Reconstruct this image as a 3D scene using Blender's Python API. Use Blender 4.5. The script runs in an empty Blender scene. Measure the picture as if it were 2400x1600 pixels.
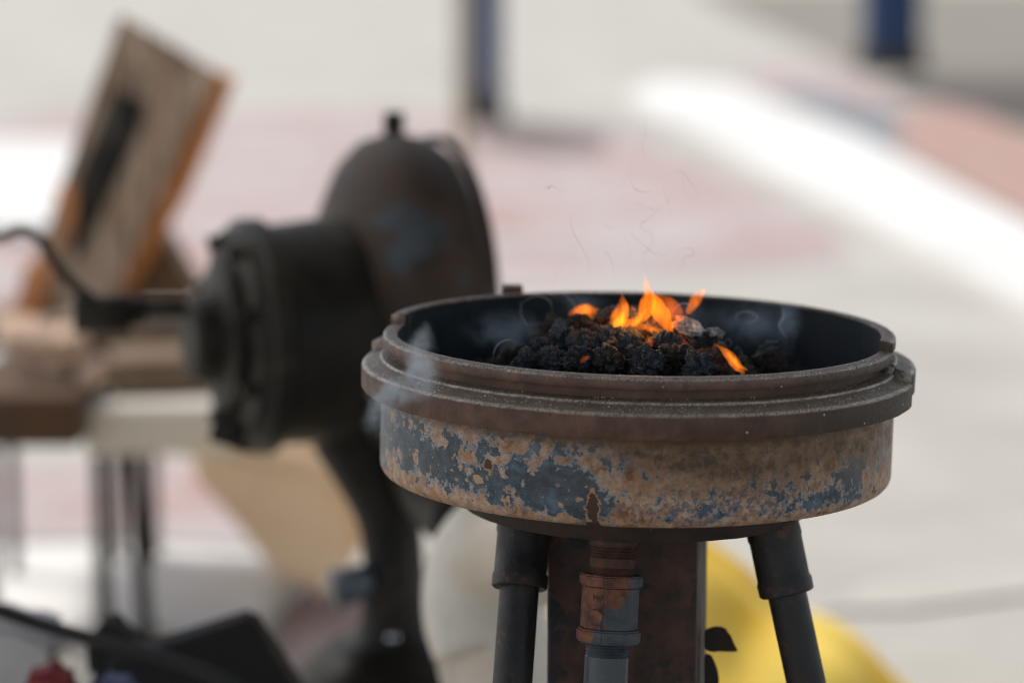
import bpy, bmesh, math, random
from mathutils import Vector, Matrix, noise, Euler

random.seed(7)
R = math.radians
S = bpy.context.scene
COL = S.collection

# ------------------------------------------------------------------ camera, light, exposure
H = 0.90                       # height of the drum's front rim above the ground
PITCH = 8.85
DIST = 1.9
LENS = 87.3
FPX = LENS / 36 * 2400
cam_d = bpy.data.cameras.new('camera')
cam = bpy.data.objects.new('camera', cam_d)
COL.objects.link(cam)
cam.location = (-0.0964, -DIST * math.cos(R(8.7)), H + DIST * math.sin(R(8.7)))
cam.rotation_euler = (R(90 - PITCH), 0, 0)
cam_d.lens = LENS
cam_d.sensor_width = 36
cam_d.clip_start = 0.05
cam_d.clip_end = 1500
cam_d.dof.use_dof = True
cam_d.dof.focus_distance = 1.775
cam_d.dof.aperture_fstop = 2.65
S.camera = cam

SUN_EL, SUN_AZ = 58, -62       # azimuth: degrees left of straight ahead (+Y), the sun stands behind the scene on the left
w = bpy.data.worlds.new('World')
S.world = w
w.use_nodes = True
nt = w.node_tree
sky = nt.nodes.new('ShaderNodeTexSky')
sky.sky_type = 'NISHITA'
sky.sun_disc = False
sky.sun_elevation = R(SUN_EL)
sky.sun_rotation = R(SUN_AZ)
sky.dust_density = 2.0
bg = nt.nodes['Background']
bg.inputs['Strength'].default_value = 0.13
hs = nt.nodes.new('ShaderNodeHueSaturation')      # thin high haze: the sky is paler than a clear one
hs.inputs['Saturation'].default_value = 0.45
nt.links.new(sky.outputs[0], hs.inputs['Color'])
nt.links.new(hs.outputs[0], bg.inputs['Color'])
sd = bpy.data.lights.new('sun', 'SUN')
sd.energy = 2.35
sd.angle = R(12)
sd.color = (1.0, 0.93, 0.84)
sun = bpy.data.objects.new('sun', sd)
COL.objects.link(sun)
az = R(SUN_AZ)
sdir = Vector((math.sin(az) * math.cos(R(SUN_EL)), math.cos(az) * math.cos(R(SUN_EL)), math.sin(R(SUN_EL))))
sun.rotation_euler = sdir.to_track_quat('Z', 'Y').to_euler()

S.view_settings.view_transform = 'Standard'
S.view_settings.look = 'None'
S.view_settings.gamma = 1
S.view_settings.use_curve_mapping = False
S.view_settings.exposure = 0.50
S.cycles.use_denoising = True
S.cycles.filter_width = 1.0
S.cycles.max_bounces = 8
S.cycles.transparent_max_bounces = 24
S.cycles.volume_bounces = 1
S.cycles.volume_step_rate = 1.0
S.cycles.volume_max_steps = 128

bpy.context.view_layer.update()
CM = cam.matrix_world.copy()


def at(px, py, d):
    """world point seen at photo pixel (2352-wide zoom) at distance d along the view axis"""
    px, py = px * 2400 / 2352, py * 2400 / 2352
    return CM @ Vector(((px - 1200) / FPX * d, (800 - py) / FPX * d, -d))


def gnd(px, py, z=0.0):
    p, c = at(px, py, 1.0), CM.translation
    t = (z - c.z) / (p.z - c.z)
    return c + (p - c) * t


def pxm(d):
    return d / FPX * 2400 / 2352


# ------------------------------------------------------------------ object helpers
def obj(name, bm, mat, parent=None, smooth=True, loc=None, rot=None, auto=None):
    me = bpy.data.meshes.new(name)
    bmesh.ops.recalc_face_normals(bm, faces=bm.faces)
    bm.to_mesh(me)
    bm.free()
    mats = mat if isinstance(mat, (list, tuple)) else [mat]
    for m in mats:
        me.materials.append(m)
    if smooth:
        me.shade_smooth()
        if auto is not None:
            try:
                me.set_sharp_from_angle(angle=R(auto))
            except Exception:
                pass
    o = bpy.data.objects.new(name, me)
    COL.objects.link(o)
    if parent:
        o.parent = parent
    if loc is not None:
        o.location = loc
    if rot is not None:
        o.rotation_euler = rot
    return o


def tag(o, label=None, cat=None, group=None, kind=None):
    if label: o['label'] = label
    if cat: o['category'] = cat
    if group: o['group'] = group
    if kind: o['kind'] = kind
    return o


def thing(name, label, cat, loc=(0, 0, 0), group=None):
    o = bpy.data.objects.new(name, None)
    COL.objects.link(o)
    o.location = loc
    o.empty_display_size = 0.05
    return tag(o, label, cat, group)


def lathe(bm, prof, a0=0, a1=360, n=96, M=None, closed=False, caps=True, matf=None):
    """revolve (r,z) profile round Z; full turn when a1-a0==360; closed = profile is a closed section"""
    M = M or Matrix.Identity(4)
    full = abs(a1 - a0 - 360) < 1e-6
    cols = []
    m = n if full else n + 1
    for i in range(m):
        a = R(a0 + (a1 - a0) * i / n)
        ring = []
        for r, z in prof:
            if r < 1e-7 and i > 0:
                ring.append(cols[0][len(ring)])
            else:
                ring.append(bm.verts.new(M @ Vector((max(r, 0) * math.cos(a), max(r, 0) * math.sin(a), z))))
        cols.append(ring)
    k = len(prof)
    for i in range(n):
        A, B = cols[i], cols[(i + 1) % m]
        for j in range(k if closed else k - 1):
            q = [A[j], B[j], B[(j + 1) % k], A[(j + 1) % k]]
            u = []
            for v in q:
                if v not in u: u.append(v)
            if len(u) > 2:
                f = bm.faces.new(u)
                if matf: f.material_index = matf(j)
    if not full and closed and caps:
        bm.faces.new(cols[0])
        bm.faces.new(cols[-1][::-1])
    return cols


def box(bm, c, s, M=None, bev=0.0, rot=None):
    T = Matrix.Translation(c)
    if rot is not None: T = T @ Euler([R(x) for x in rot]).to_matrix().to_4x4()
    if M is not None: T = M @ T
    g = bmesh.ops.create_cube(bm, size=1, matrix=T @ Matrix.Diagonal((s[0], s[1], s[2], 1)))
    if bev > 0:
        es = {e for v in g['verts'] for e in v.link_edges}
        bmesh.ops.bevel(bm, geom=list(es), offset=bev, segments=3, affect='EDGES', profile=0.6)


def spline(pts, n):
    out = []
    P = [Vector(p) for p in pts]
    for i in range(n + 1):
        t = i / n * (len(P) - 1)
        k = min(int(t), len(P) - 2)
        u = t - k
        p0, p1, p2, p3 = P[max(k - 1, 0)], P[k], P[k + 1], P[min(k + 2, len(P) - 1)]
        out.append(0.5 * ((2 * p1) + (-p0 + p2) * u + (2 * p0 - 5 * p1 + 4 * p2 - p3) * u * u + (-p0 + 3 * p1 - 3 * p2 + p3) * u ** 3))
    return out


def tube(bm, pts, rad, seg=16, ry=None, up=Vector((0, 1, 0))):
    """tube through points; rad = number or list; ry = flattening along the up direction"""
    n = len(pts)
    rs = rad if isinstance(rad, (list, tuple)) else [rad] * n
    rings = []
    for i, p in enumerate(pts):
        t = (pts[min(i + 1, n - 1)] - pts[max(i - 1, 0)]).normalized()
        b = up - t * up.dot(t)
        if b.length < 1e-4:
            b = Vector((1, 0, 0)) - t * t.x
        b.normalize()
        a = t.cross(b)
        q = rs[i]
        rb = q * (ry if ry else 1)
        rings.append([bm.verts.new(p + a * (q * math.cos(2 * math.pi * k / seg)) + b * (rb * math.sin(2 * math.pi * k / seg))) for k in range(seg)])
    for i in range(n - 1):
        for k in range(seg):
            bm.faces.new([rings[i][k], rings[i][(k + 1) % seg], rings[i + 1][(k + 1) % seg], rings[i + 1][k]])
    bm.faces.new(rings[0][::-1])
    bm.faces.new(rings[-1])


def frame(origin, zdir, ref=Vector((0, 0, 1))):
    z = Vector(zdir).normalized()
    x = ref.cross(z)
    if x.length < 1e-4: x = Vector((1, 0, 0))
    x.normalize()
    y = z.cross(x)
    M = Matrix((x, y, z)).transposed().to_4x4()
    M.translation = origin
    return M


# ------------------------------------------------------------------ material helpers
class NM:
    def __init__(s, name):
        s.m = bpy.data.materials.new(name)
        s.m.use_nodes = True
        s.t = s.m.node_tree
        s.b = s.t.nodes['Principled BSDF']
        s.out = s.t.nodes['Material Output']

    def n(s, typ, **kw):
        x = s.t.nodes.new(typ)
        for k, v in kw.items(): setattr(x, k, v)
        return x

    def link(s, a, b): s.t.links.new(a, b)

    def set(s, node, key, v):
        if hasattr(v, 'links') or isinstance(v, bpy.types.NodeSocket):
            s.link(v, node.inputs[key])
        else:
            node.inputs[key].default_value = v

    def coord(s, kind='Object', scale=None, rot=None):
        c = s.n('ShaderNodeTexCoord').outputs[kind]
        if scale is not None:
            mp = s.n('ShaderNodeMapping')
            s.link(c, mp.inputs['Vector'])
            mp.inputs['Scale'].default_value = scale
            if rot: mp.inputs['Rotation'].default_value = rot
            c = mp.outputs[0]
        return c

    def noise(s, scale, detail=6, rough=0.6, vec=None, dist=0.0, col=False):
        x = s.n('ShaderNodeTexNoise')
        s.link(vec if vec is not None else s.coord(), x.inputs['Vector'])
        x.inputs['Scale'].default_value = scale
        x.inputs['Detail'].default_value = detail
        x.inputs['Roughness'].default_value = rough
        x.inputs['Distortion'].default_value = dist
        return x.outputs['Color' if col else 'Fac']

    def ramp(s, fac, lo, hi, a=0.0, b=1.0, smooth=True):
        x = s.n('ShaderNodeMapRange')
        x.interpolation_type = 'SMOOTHSTEP' if smooth else 'LINEAR'
        s.set(x, 'Value', fac)
        x.inputs['From Min'].default_value = lo
        x.inputs['From Max'].default_value = hi
        x.inputs['To Min'].default_value = a
        x.inputs['To Max'].default_value = b
        return x.outputs[0]

    def math(s, op, a, b=0.0, clamp=False):
        x = s.n('ShaderNodeMath', operation=op)
        x.use_clamp = clamp
        s.set(x, 0, a)
        s.set(x, 1, b)
        return x.outputs[0]

    def mix(s, fac, a, b, mode='MIX'):
        x = s.n('ShaderNodeMix', data_type='RGBA', blend_type=mode)
        s.set(x, 0, fac)
        for k, v in ((6, a), (7, b)):
            if isinstance(v, bpy.types.NodeSocket): s.link(v, x.inputs[k])
            else: x.inputs[k].default_value = (*v, 1) if len(v) == 3 else v
        return x.outputs[2]

    def attr(s, name):
        x = s.n('ShaderNodeAttribute')
        x.attribute_name = name
        return x.outputs['Fac']

    def sep(s, vec):
        x = s.n('ShaderNodeSeparateXYZ')
        s.link(vec, x.inputs[0])
        return x.outputs

    def bump(s, h, strength=0.5, dist=0.001, prev=None):
        x = s.n('ShaderNodeBump')
        s.link(h, x.inputs['Height'])
        x.inputs['Strength'].default_value = strength
        x.inputs['Distance'].default_value = dist
        if prev is not None: s.link(prev, x.inputs['Normal'])
        return x.outputs[0]

    def fin(s, col=None, rough=0.6, metal=0.0, normal=None, spec=0.5, **kw):
        s.set(s.b, 'Base Color', (*col, 1) if isinstance(col, tuple) else col)
        s.set(s.b, 'Roughness', rough)
        s.set(s.b, 'Metallic', metal)
        s.set(s.b, 'Specular IOR Level', spec)
        if normal is not None: s.link(normal, s.b.inputs['Normal'])
        return s.m


def mottled(name, c1, c2, scale=30, lo=0.35, hi=0.65, rough=0.7, bump=0.3, bd=0.001, metal=0.0, c3=None, t3=0.62, s3=None, spec=0.5):
    q = NM(name)
    n1 = q.noise(scale, 6, 0.65)
    c = q.mix(q.ramp(n1, lo, hi), c1, c2)
    if c3:
        n3 = q.noise(s3 or scale * 2.7, 5, 0.7, dist=0.4)
        c = q.mix(q.ramp(n3, t3 - 0.04, t3 + 0.05), c, c3)
    nb = q.noise(scale * 6, 5, 0.65)
    rr = q.ramp(n1, 0.3, 0.7, max(0.05, rough - 0.12), min(1, rough + 0.1))
    return q.fin(c, rr, metal, q.bump(nb, bump, bd), spec)


# cast flange metal: brown-grey with dust lying on its upward faces
def make_flange_mat():
    q = NM('brown_cast_iron')
    n1 = q.noise(38, 6, 0.6)
    c = q.mix(q.ramp(n1, 0.35, 0.68), (0.090, 0.050, 0.038), (0.165, 0.090, 0.066))
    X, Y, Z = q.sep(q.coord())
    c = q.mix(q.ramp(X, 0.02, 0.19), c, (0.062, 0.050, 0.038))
    n2 = q.noise(150, 6, 0.75, dist=0.3)
    c = q.mix(q.ramp(n2, 0.60, 0.70, 0, 0.55), c, (0.20, 0.085, 0.035))
    n2b = q.noise(60, 6, 0.7)
    c = q.mix(q.ramp(n2b, 0.60, 0.70, 0, 0.7), c, (0.042, 0.034, 0.032))
    nz = q.sep(q.n('ShaderNodeNewGeometry').outputs['Normal'])[2]
    up = q.ramp(nz, 0.45, 0.9)
    nd = q.noise(500, 3, 0.7)
    dust = q.mix(q.ramp(nd, 0.35, 0.7), (0.110, 0.088, 0.062), (0.26, 0.215, 0.16))
    nd2 = q.noise(25, 4, 0.6)
    c = q.mix(q.math('MULTIPLY', up, q.ramp(nd2, 0.25, 0.62, 0.30, 0.85)), c, dust)
    v = q.n('ShaderNodeTexVoronoi')
    q.link(q.coord(), v.inputs['Vector'])
    v.inputs['Scale'].default_value = 420
    fl = q.ramp(v.outputs['Distance'], 0.22, 0.34, 1, 0)
    cs = q.sep(v.outputs['Color'])[0]
    nfl = q.noise(35, 3, 0.6)
    sel = q.math('MULTIPLY', q.ramp(cs, 0.50, 0.54), q.ramp(nfl, 0.40, 0.54))
    fleck = q.math('MULTIPLY', q.math('MULTIPLY', fl, sel), q.ramp(nz, 0.25, 0.7))
    c = q.mix(fleck, c, (0.80, 0.78, 0.74))
    v2 = q.n('ShaderNodeTexVoronoi')
    q.link(q.coord(), v2.inputs['Vector'])
    v2.inputs['Scale'].default_value = 210
    f2 = q.math('MULTIPLY', q.ramp(v2.outputs['Distance'], 0.13, 0.17, 1, 0), q.ramp(q.sep(v2.outputs['Color'])[1], 0.965, 0.97))
    c = q.mix(f2, c, (0.6, 0.57, 0.52))
    # edges rubbed bright
    ed = q.attr('edge')
    ne = q.noise(620, 4, 0.75)
    ne2 = q.noise(45, 4, 0.6)
    em = q.math('MULTIPLY', ed, q.math('MULTIPLY', q.ramp(ne, 0.36, 0.56), q.ramp(ne2, 0.30, 0.55, 0.35, 1.0)))
    c = q.mix(em, c, (0.78, 0.72, 0.66))
    nb = q.noise(420, 5, 0.7)
    nb2 = q.noise(70, 4, 0.6)
    N = q.bump(nb2, 0.35, 0.0012, q.bump(nb, 0.45, 0.0005))
    return q.fin(c, q.ramp(nd, 0.3, 0.7, 0.48, 0.70), q.ramp(em, 0, 1, 0.1, 0.75), N, 0.35)


def make_body_mat():
    q = NM('heat_blued_rusty_steel')
    co = q.coord()
    X, Y, Z = q.sep(co)
    big = q.noise(26, 3, 0.5, co)
    n1 = q.noise(95, 12, 0.68, co, dist=0.25)
    bias = q.attr('blue')
    haze = q.attr('haze')
    mid = q.noise(62, 10, 0.66, co, dist=0.35)
    f = q.math('SUBTRACT', q.math('ADD', q.math('ADD', q.math('MULTIPLY', big, 0.35), q.math('ADD', q.math('MULTIPLY', n1, 0.72), q.math('MULTIPLY', mid, 0.85))), bias), 0.31)
    # tan rust
    nt_ = q.noise(170, 8, 0.7, co)
    tan = q.mix(q.ramp(nt_, 0.34, 0.62), (0.29, 0.155, 0.085), (0.55, 0.37, 0.255))
    nb_ = q.noise(58, 9, 0.62, co, dist=0.3)
    tan = q.mix(q.ramp(q.noise(40, 7, 0.62, co, dist=0.2), 0.47, 0.60, 0, 0.7), tan, (0.36, 0.165, 0.065))
    tan = q.mix(q.ramp(nb_, 0.54, 0.64, 0, 0.9), tan, (0.17, 0.070, 0.032))
    pale = q.noise(75, 8, 0.65, co)
    tan = q.mix(q.math('MULTIPLY', q.ramp(pale, 0.5, 0.62), q.attr('pale')), tan, (0.56, 0.44, 0.34))
    # blue oxide
    nbl = q.noise(120, 6, 0.65, co)
    blue = q.mix(q.ramp(nbl, 0.35, 0.7), (0.040, 0.053, 0.068), (0.080, 0.105, 0.130))
    lb = q.noise(48, 6, 0.6, co)
    blue = q.mix(q.ramp(lb, 0.56, 0.70, 0, 0.6), blue, (0.13, 0.20, 0.27))
    m = q.ramp(f, 0.655, 0.680)
    fr = q.math('MULTIPLY', q.ramp(f, 0.62, 0.668), q.ramp(f, 0.672, 0.71, 1, 0))
    c = q.mix(m, tan, blue)
    c = q.mix(q.math('MULTIPLY', fr, 0.55), c, (0.26, 0.34, 0.41))
    # small specks of the other colour
    sp = q.noise(330, 6, 0.7, co)
    c = q.mix(q.ramp(sp, 0.62, 0.68, 0, 0.75), c, (0.085, 0.12, 0.16))
    sp2 = q.noise(210, 7, 0.72, q.coord('Object', (1, 1, 1.15)))
    c = q.mix(q.ramp(sp2, 0.635, 0.69, 0, 0.8), c, (0.30, 0.155, 0.085))
    # rust blooms: tan islands with brown hearts
    wv = q.n('ShaderNodeVectorMath', operation='SCALE')
    wn = q.n('ShaderNodeVectorMath', operation='SUBTRACT')
    q.link(q.noise(110, 5, 0.65, co, col=True), wn.inputs[0])
    wn.inputs[1].default_value = (.5, .5, .5)
    q.link(wn.outputs[0], wv.inputs[0])
    wv.inputs['Scale'].default_value = 0.012
    wa = q.n('ShaderNodeVectorMath', operation='ADD')
    q.link(co, wa.inputs[0])
    q.link(wv.outputs[0], wa.inputs[1])
    for sc_, th_, rs_ in ((85, 0.66, 1.0), (190, 0.60, 1.0)):
        v3 = q.n('ShaderNodeTexVoronoi')
        q.link(wa.outputs[0], v3.inputs['Vector'])
        v3.inputs['Scale'].default_value = sc_
        cc_ = q.sep(v3.outputs['Color'])
        on = q.math('MULTIPLY', q.ramp(cc_[0], th_, th_ + .02), q.math('SUBTRACT', 1.0, q.math('MULTIPLY', q.attr('haze'), 0.8)))
        size = q.math('ADD', q.math('MULTIPLY', cc_[1], 0.22), 0.12)
        rel = q.math('DIVIDE', v3.outputs['Distance'], size)
        c = q.mix(q.math('MULTIPLY', on, q.ramp(rel, 0.9, 1.15, 0.9, 0)), c, (0.44, 0.28, 0.18))
        c = q.mix(q.math('MULTIPLY', q.math('MULTIPLY', on, q.ramp(cc_[2], 0.35, 0.45)), q.ramp(rel, 0.25, 0.8, 0.9, 0)), c, (0.13, 0.055, 0.026))
    ss = q.noise(260, 7, 0.72, co)
    sf = q.math('ADD', ss, q.math('MULTIPLY', q.attr('speck'), 0.16))
    c = q.mix(q.ramp(sf, 0.635, 0.665, 0, 0.85), c, (0.085, 0.125, 0.170))
    # brown heat haze
    nh = q.noise(90, 7, 0.7, co)
    hz = q.mix(q.ramp(nh, 0.35, 0.65), (0.075, 0.046, 0.026), (0.20, 0.122, 0.070))
    hf = q.math('ADD', haze, q.math('MULTIPLY', q.math('SUBTRACT', q.noise(150, 8, 0.7, co), 0.5), q.math('MULTIPLY', haze, 1.6)), True)
    c = q.mix(hf, c, hz)
    # orange-brown under the flange
    nu = q.noise(60, 5, 0.6, co)
    c = q.mix(q.math('MULTIPLY', q.ramp(Z, -0.052, -0.0425), q.ramp(nu, 0.3, 0.6, 0.45, 1.0)), c, (0.105, 0.052, 0.018))
    # dark chips and drips
    ch = q.math('ADD', q.attr('chip'), q.math('MULTIPLY', q.math('SUBTRACT', q.noise(120, 8, 0.65, co), 0.5), 1.5))
    halo = q.ramp(ch, 0.36, 0.47)
    c = q.mix(halo, c, (0.40, 0.235, 0.125))
    c = q.mix(q.ramp(ch, 0.50, 0.56), c, (0.070, 0.032, 0.024))
    # machined grooves
    sw = q.math('SINE', q.math('MULTIPLY', Z, 2 * math.pi / 0.00155))
    gw = q.math('MULTIPLY', sw, q.ramp(X, -0.12, -0.02, 1.0, 0.15))
    N = q.bump(gw, 0.22, 0.00035)
    N = q.bump(n1, 0.55, 0.0007, N)
    N = q.bump(sp, 0.3, 0.0003, N)
    c = q.mix(q.ramp(gw, 0.3, 1.0, 0, 0.16), c, (0.05, 0.045, 0.045))
    return q.fin(c, q.ramp(m, 0, 1, 0.62, 0.40), q.ramp(m, 0, 1, 0.1, 0.45), N)


def make_coke(name, a, b, ash_glint=0.5, u=1.0, brown=(0.060, 0.042, 0.030)):
    """u = metres per object unit: a lump's mesh has unit radius and is scaled down to about 9 mm"""
    q = NM(name)
    n1 = q.noise(260 * u, 8, 0.72)
    c = q.mix(q.ramp(n1, 0.42, 0.64), a, b)
    n2 = q.noise(120 * u, 5, 0.6)
    c = q.mix(q.ramp(n2, 0.52, 0.64, 0, 0.8), c, brown)
    n3 = q.noise(900 * u, 5, 0.75)
    n4 = q.noise(160 * u, 4, 0.6)
    c = q.mix(q.math('MULTIPLY', q.ramp(n3, 0.54, 0.64, 0, ash_glint), q.ramp(n4, 0.42, 0.58, 0.15, 1)), c, (0.42, 0.47, 0.53))  # pale speckle: ash bits and sky glints painted into the colour
    nb = q.noise(700 * u, 7, 0.72)
    return q.fin(c, q.ramp(n1, 0.35, 0.65, 0.28, 0.6), 0.2, q.bump(nb, 1.0, 0.0016), 0.6)


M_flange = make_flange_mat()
M_body = make_body_mat()
M_soot = mottled('soot_black', (0.009, 0.015, 0.020), (0.022, 0.030, 0.036), 22, rough=0.62, bump=0.4, c3=(0.03, 0.026, 0.02), t3=0.66, spec=0.2)
M_hub = mottled('dark_brown_rust', (0.016, 0.010, 0.008), (0.046, 0.025, 0.017), 45, rough=0.75, bump=0.7, c3=(0.15, 0.07, 0.03), t3=0.68)
M_post = mottled('dark_red_rust', (0.032, 0.018, 0.014), (0.100, 0.050, 0.035), 34, rough=0.75, bump=0.8, c3=(0.022, 0.022, 0.026), t3=0.54, s3=26)
M_nip = mottled('orange_rust', (0.045, 0.022, 0.015), (0.13, 0.052, 0.026), 60, rough=0.8, bump=0.6, c3=(0.045, 0.030, 0.026), t3=0.6)
M_black = mottled('blackened_pipe', (0.009, 0.009, 0.010), (0.024, 0.021, 0.019), 40, rough=0.5, bump=0.5, c3=(0.085, 0.034, 0.018), t3=0.58, s3=38, spec=0.45)
M_grey = mottled('grey_painted_pipe', (0.050, 0.058, 0.068), (0.080, 0.090, 0.102), 40, rough=0.38, bump=0.3, bd=0.0006, c3=(0.030, 0.032, 0.036), t3=0.68)


def make_coupling_mat():
    q = NM('half_rusted_grey_fitting')
    X, Y, Z = q.sep(q.coord())
    n = q.noise(110, 7, 0.7)
    g = q.mix(q.ramp(n, 0.3, 0.7), (0.045, 0.054, 0.062), (0.085, 0.098, 0.108))
    o = q.mix(q.ramp(n, 0.35, 0.65), (0.070, 0.028, 0.018), (0.23, 0.080, 0.040))
    e = q.math('ADD', q.math('ADD', q.math('MULTIPLY', X, -22), q.math('MULTIPLY', Z, 14)), q.math('MULTIPLY', q.math('SUBTRACT', q.noise(70, 6, 0.6), 0.5), 1.1))
    c = q.mix(q.ramp(e, -0.10, 0.04), g, o)
    nb = q.noise(260, 5, 0.7)
    return q.fin(c, 0.62, 0.1, q.bump(nb, 0.9, 0.0012))


M_coup = make_coupling_mat()
M_coke = make_coke('black_coke', (0.012, 0.016, 0.022), (0.10, 0.125, 0.155), 0.9, 0.009)  # lighter blue tone stands in for sky glint on the coke
M_coke2 = make_coke('brown_black_coke', (0.016, 0.014, 0.012), (0.095, 0.075, 0.058), 0.5, 0.009)
M_bed = make_coke('coke_breeze', (0.012, 0.013, 0.015), (0.040, 0.038, 0.036), 0.35)
M_ash = mottled('white_ash', (0.30, 0.30, 0.30), (0.80, 0.81, 0.83), 1.6, rough=0.9, bump=1.0, c3=(0.05, 0.05, 0.05), t3=0.58)

# ------------------------------------------------------------------ setting: ground
def make_concrete(name, a, b, s=1.2):
    q = NM(name)
    n1 = q.noise(s, 6, 0.6)
    n2 = q.noise(s * 14, 4, 0.6)
    c = q.mix(q.ramp(n1, 0.3, 0.7), a, b)
    c = q.mix(q.ramp(n2, 0.4, 0.8, 0, 0.3), c, tuple(x * 0.8 for x in a))
    return q.fin(c, 0.85, 0, q.bump(n2, 0.3, 0.002))


def make_brick(name, c1, c2, mortar):
    q = NM(name)
    b = q.n('ShaderNodeTexBrick')
    q.link(q.coord(), b.inputs['Vector'])
    b.inputs['Scale'].default_value = 4.5
    b.inputs['Mortar Size'].default_value = 0.02
    b.inputs['Color1'].default_value = (*c1, 1)
    b.inputs['Color2'].default_value = (*c2, 1)
    b.inputs['Mortar'].default_value = (*mortar, 1)
    n = q.noise(0.9, 4, 0.6)
    c = q.mix(q.ramp(n, 0.38, 0.62, 0, 0.85), b.outputs['Color'], mortar)
    n = q.noise(2.3, 4, 0.6, dist=0.5)
    c = q.mix(q.ramp(n, 0.55, 0.68, 0, 0.75), c, tuple(x * y for x, y in zip(c1, (0.92, 0.72, 0.66))))
    return q.fin(c, 0.85)


M_conc = make_concrete('pale_concrete', (0.34, 0.325, 0.295), (0.46, 0.45, 0.41), 0.7)
M_brick = make_brick('pink_paving', (0.33, 0.205, 0.185), (0.38, 0.25, 0.225), (0.40, 0.385, 0.385))
M_redbrick = make_brick('red_paving', (0.36, 0.20, 0.16), (0.42, 0.25, 0.205), (0.33, 0.24, 0.21))
M_white = make_concrete('white_concrete', (0.60, 0.60, 0.585), (0.70, 0.70, 0.69), 1.0)
M_shade_brn = make_concrete('painted_shade_brown', (0.055, 0.044, 0.040), (0.085, 0.072, 0.066), 1.0)
M_olive = make_concrete('painted_shade_grey', (0.17, 0.155, 0.125), (0.235, 0.215, 0.18), 1.0)
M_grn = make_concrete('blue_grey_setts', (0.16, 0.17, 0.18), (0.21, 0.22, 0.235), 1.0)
M_shade = make_concrete('painted_post_shadow', (0.13, 0.105, 0.098), (0.17, 0.14, 0.13), 1.0)
M_shadow_band = make_concrete('painted_shadow_band', (0.40, 0.385, 0.345), (0.45, 0.435, 0.40), 1.0)

bm = bmesh.new()
bmesh.ops.create_grid(bm, x_segments=2, y_segments=2, size=400)
tag(obj('ground', bm, M_conc), kind='structure')


def sheet(name, poly, mat, z, thick=0.0):
    bm = bmesh.new()
    pts = [gnd(x, y, z) for x, y in poly]
    vs = [bm.verts.new(p) for p in pts]
    f = bm.faces.new(vs)
    if thick:
        r = bmesh.ops.extrude_face_region(bm, geom=[f])
        for v in r['geom']:
            if isinstance(v, bmesh.types.BMVert): v.co.z -= thick
    o = obj(name, bm, mat, smooth=False)
    tag(o, kind='structure')
    return o


sheet('paving', [(-200, 300), (300, 250), (900, 250), (1110, 280), (1400, 275), (1500, 330), (1720, 430), (1900, 520), (1960, 600), (1500, 640), (1100, 690), (500, 700), (-200, 700)], M_brick, 0.004)
sheet('paving', [(-200, 1060), (500, 1060), (760, 1140), (900, 1230), (700, 1260), (300, 1235), (-200, 1240)], M_brick, 0.004)
sheet('paving', [(640, 1420), (700, 1340), (980, 1390), (980, 1600), (700, 1600)], M_brick, 0.004)
sheet('kerb', [(-200, 1255), (300, 1248), (720, 1275), (640, 1350), (560, 1440), (-200, 1440)], M_white, 0.05, 0.05)
sheet('kerb', [(-200, 330), (150, 320), (280, 370), (280, 520), (-200, 520)], M_white, 0.06, 0.06)
sheet('kerb', [(1440, 215), (1520, 180), (1680, 193), (1976, 312), (2352, 507), (2700, 690), (2700, 840), (2276, 648), (2051, 523), (1801, 402), (1626, 312), (1500, 258)], M_white, 0.05, 0.05)
sheet('dark_ground', [(1590, -30), (1640, 10), (1830, 95), (1930, 150), (2080, 200), (2700, 210), (2700, -30)], M_olive, 0.004)  # shaded ground at the top right, shade put into the colour
sheet('paving', [(1676, 178), (1790, 138), (1930, 155), (2060, 215), (2120, 300), (1980, 309), (1800, 240)], M_brick, 0.008)
sheet('dark_ground', [(1760, 215), (1850, 205), (2090, 260), (2110, 372), (1985, 314)], M_grn, 0.012)
sheet('paving', [(2060, 250), (2200, 235), (2400, 330), (2700, 470), (2700, 680), (2352, 500), (2070, 352)], M_redbrick, 0.016)
sheet('dark_ground', [(2030, 205), (2080, 185), (2700, 190), (2700, 420), (2352, 292), (2180, 240)], M_shade_brn, 0.020)  # darkest shadow at the top right, painted as its own sheet
sheet('dark_ground', [(1110, 282), (1200, 272), (1400, 308), (1385, 350), (1250, 358), (1110, 335)], M_shade, 0.008)  # cast shadow at the blue post's foot, painted as a flat sheet
sheet('paving', [(1880, 1400), (2000, 1330), (2600, 1260), (2600, 1330), (2100, 1395)], M_shadow_band, 0.008)  # shadow band across the concrete, painted as a thin sheet

# ------------------------------------------------------------------ the forge
forge = thing('forge', 'rusty brake drum forge with heat-blued side standing on pipe legs and a central post', 'forge', (0, 0, 0))
TILT = (0, R(1.15), 0)
C0 = Vector((0, 0, H))
LIFT = 0.0078
SECE = [(.1840, -.0395, 0), (.1840, -.0015, 0), (.1852, -.0002, .2), (.1868, 0.0, .15), (.1915, -.0004, .15), (.1932, -.0008, .55), (.1944, -.0016, .7), (.1950, -.0028, .1), (.1950, -.0080, 0), (.1944, -.0090, 0),
        (.1900, -.0093, 0), (.1870, -.0104, 0), (.1868, -.0160, 0), (.1885, -.0169, 0), (.1948, -.0172, .2), (.1958, -.0174, .9), (.1967, -.0181, 1.0), (.1971, -.0188, .3), (.1972, -.0196, 0), (.1982, -.0204, .1),
        (.2070, -.0226, .35), (.2082, -.0229, .9), (.2098, -.0234, 1.0), (.2106, -.0243, .5), (.2108, -.0253, 0), (.2108, -.0400, 0), (.2100, -.0411, 0), (.2085, -.0413, 0), (.1900, -.0413, 0)]
sec = [e[:2] for e in SECE]


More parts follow.
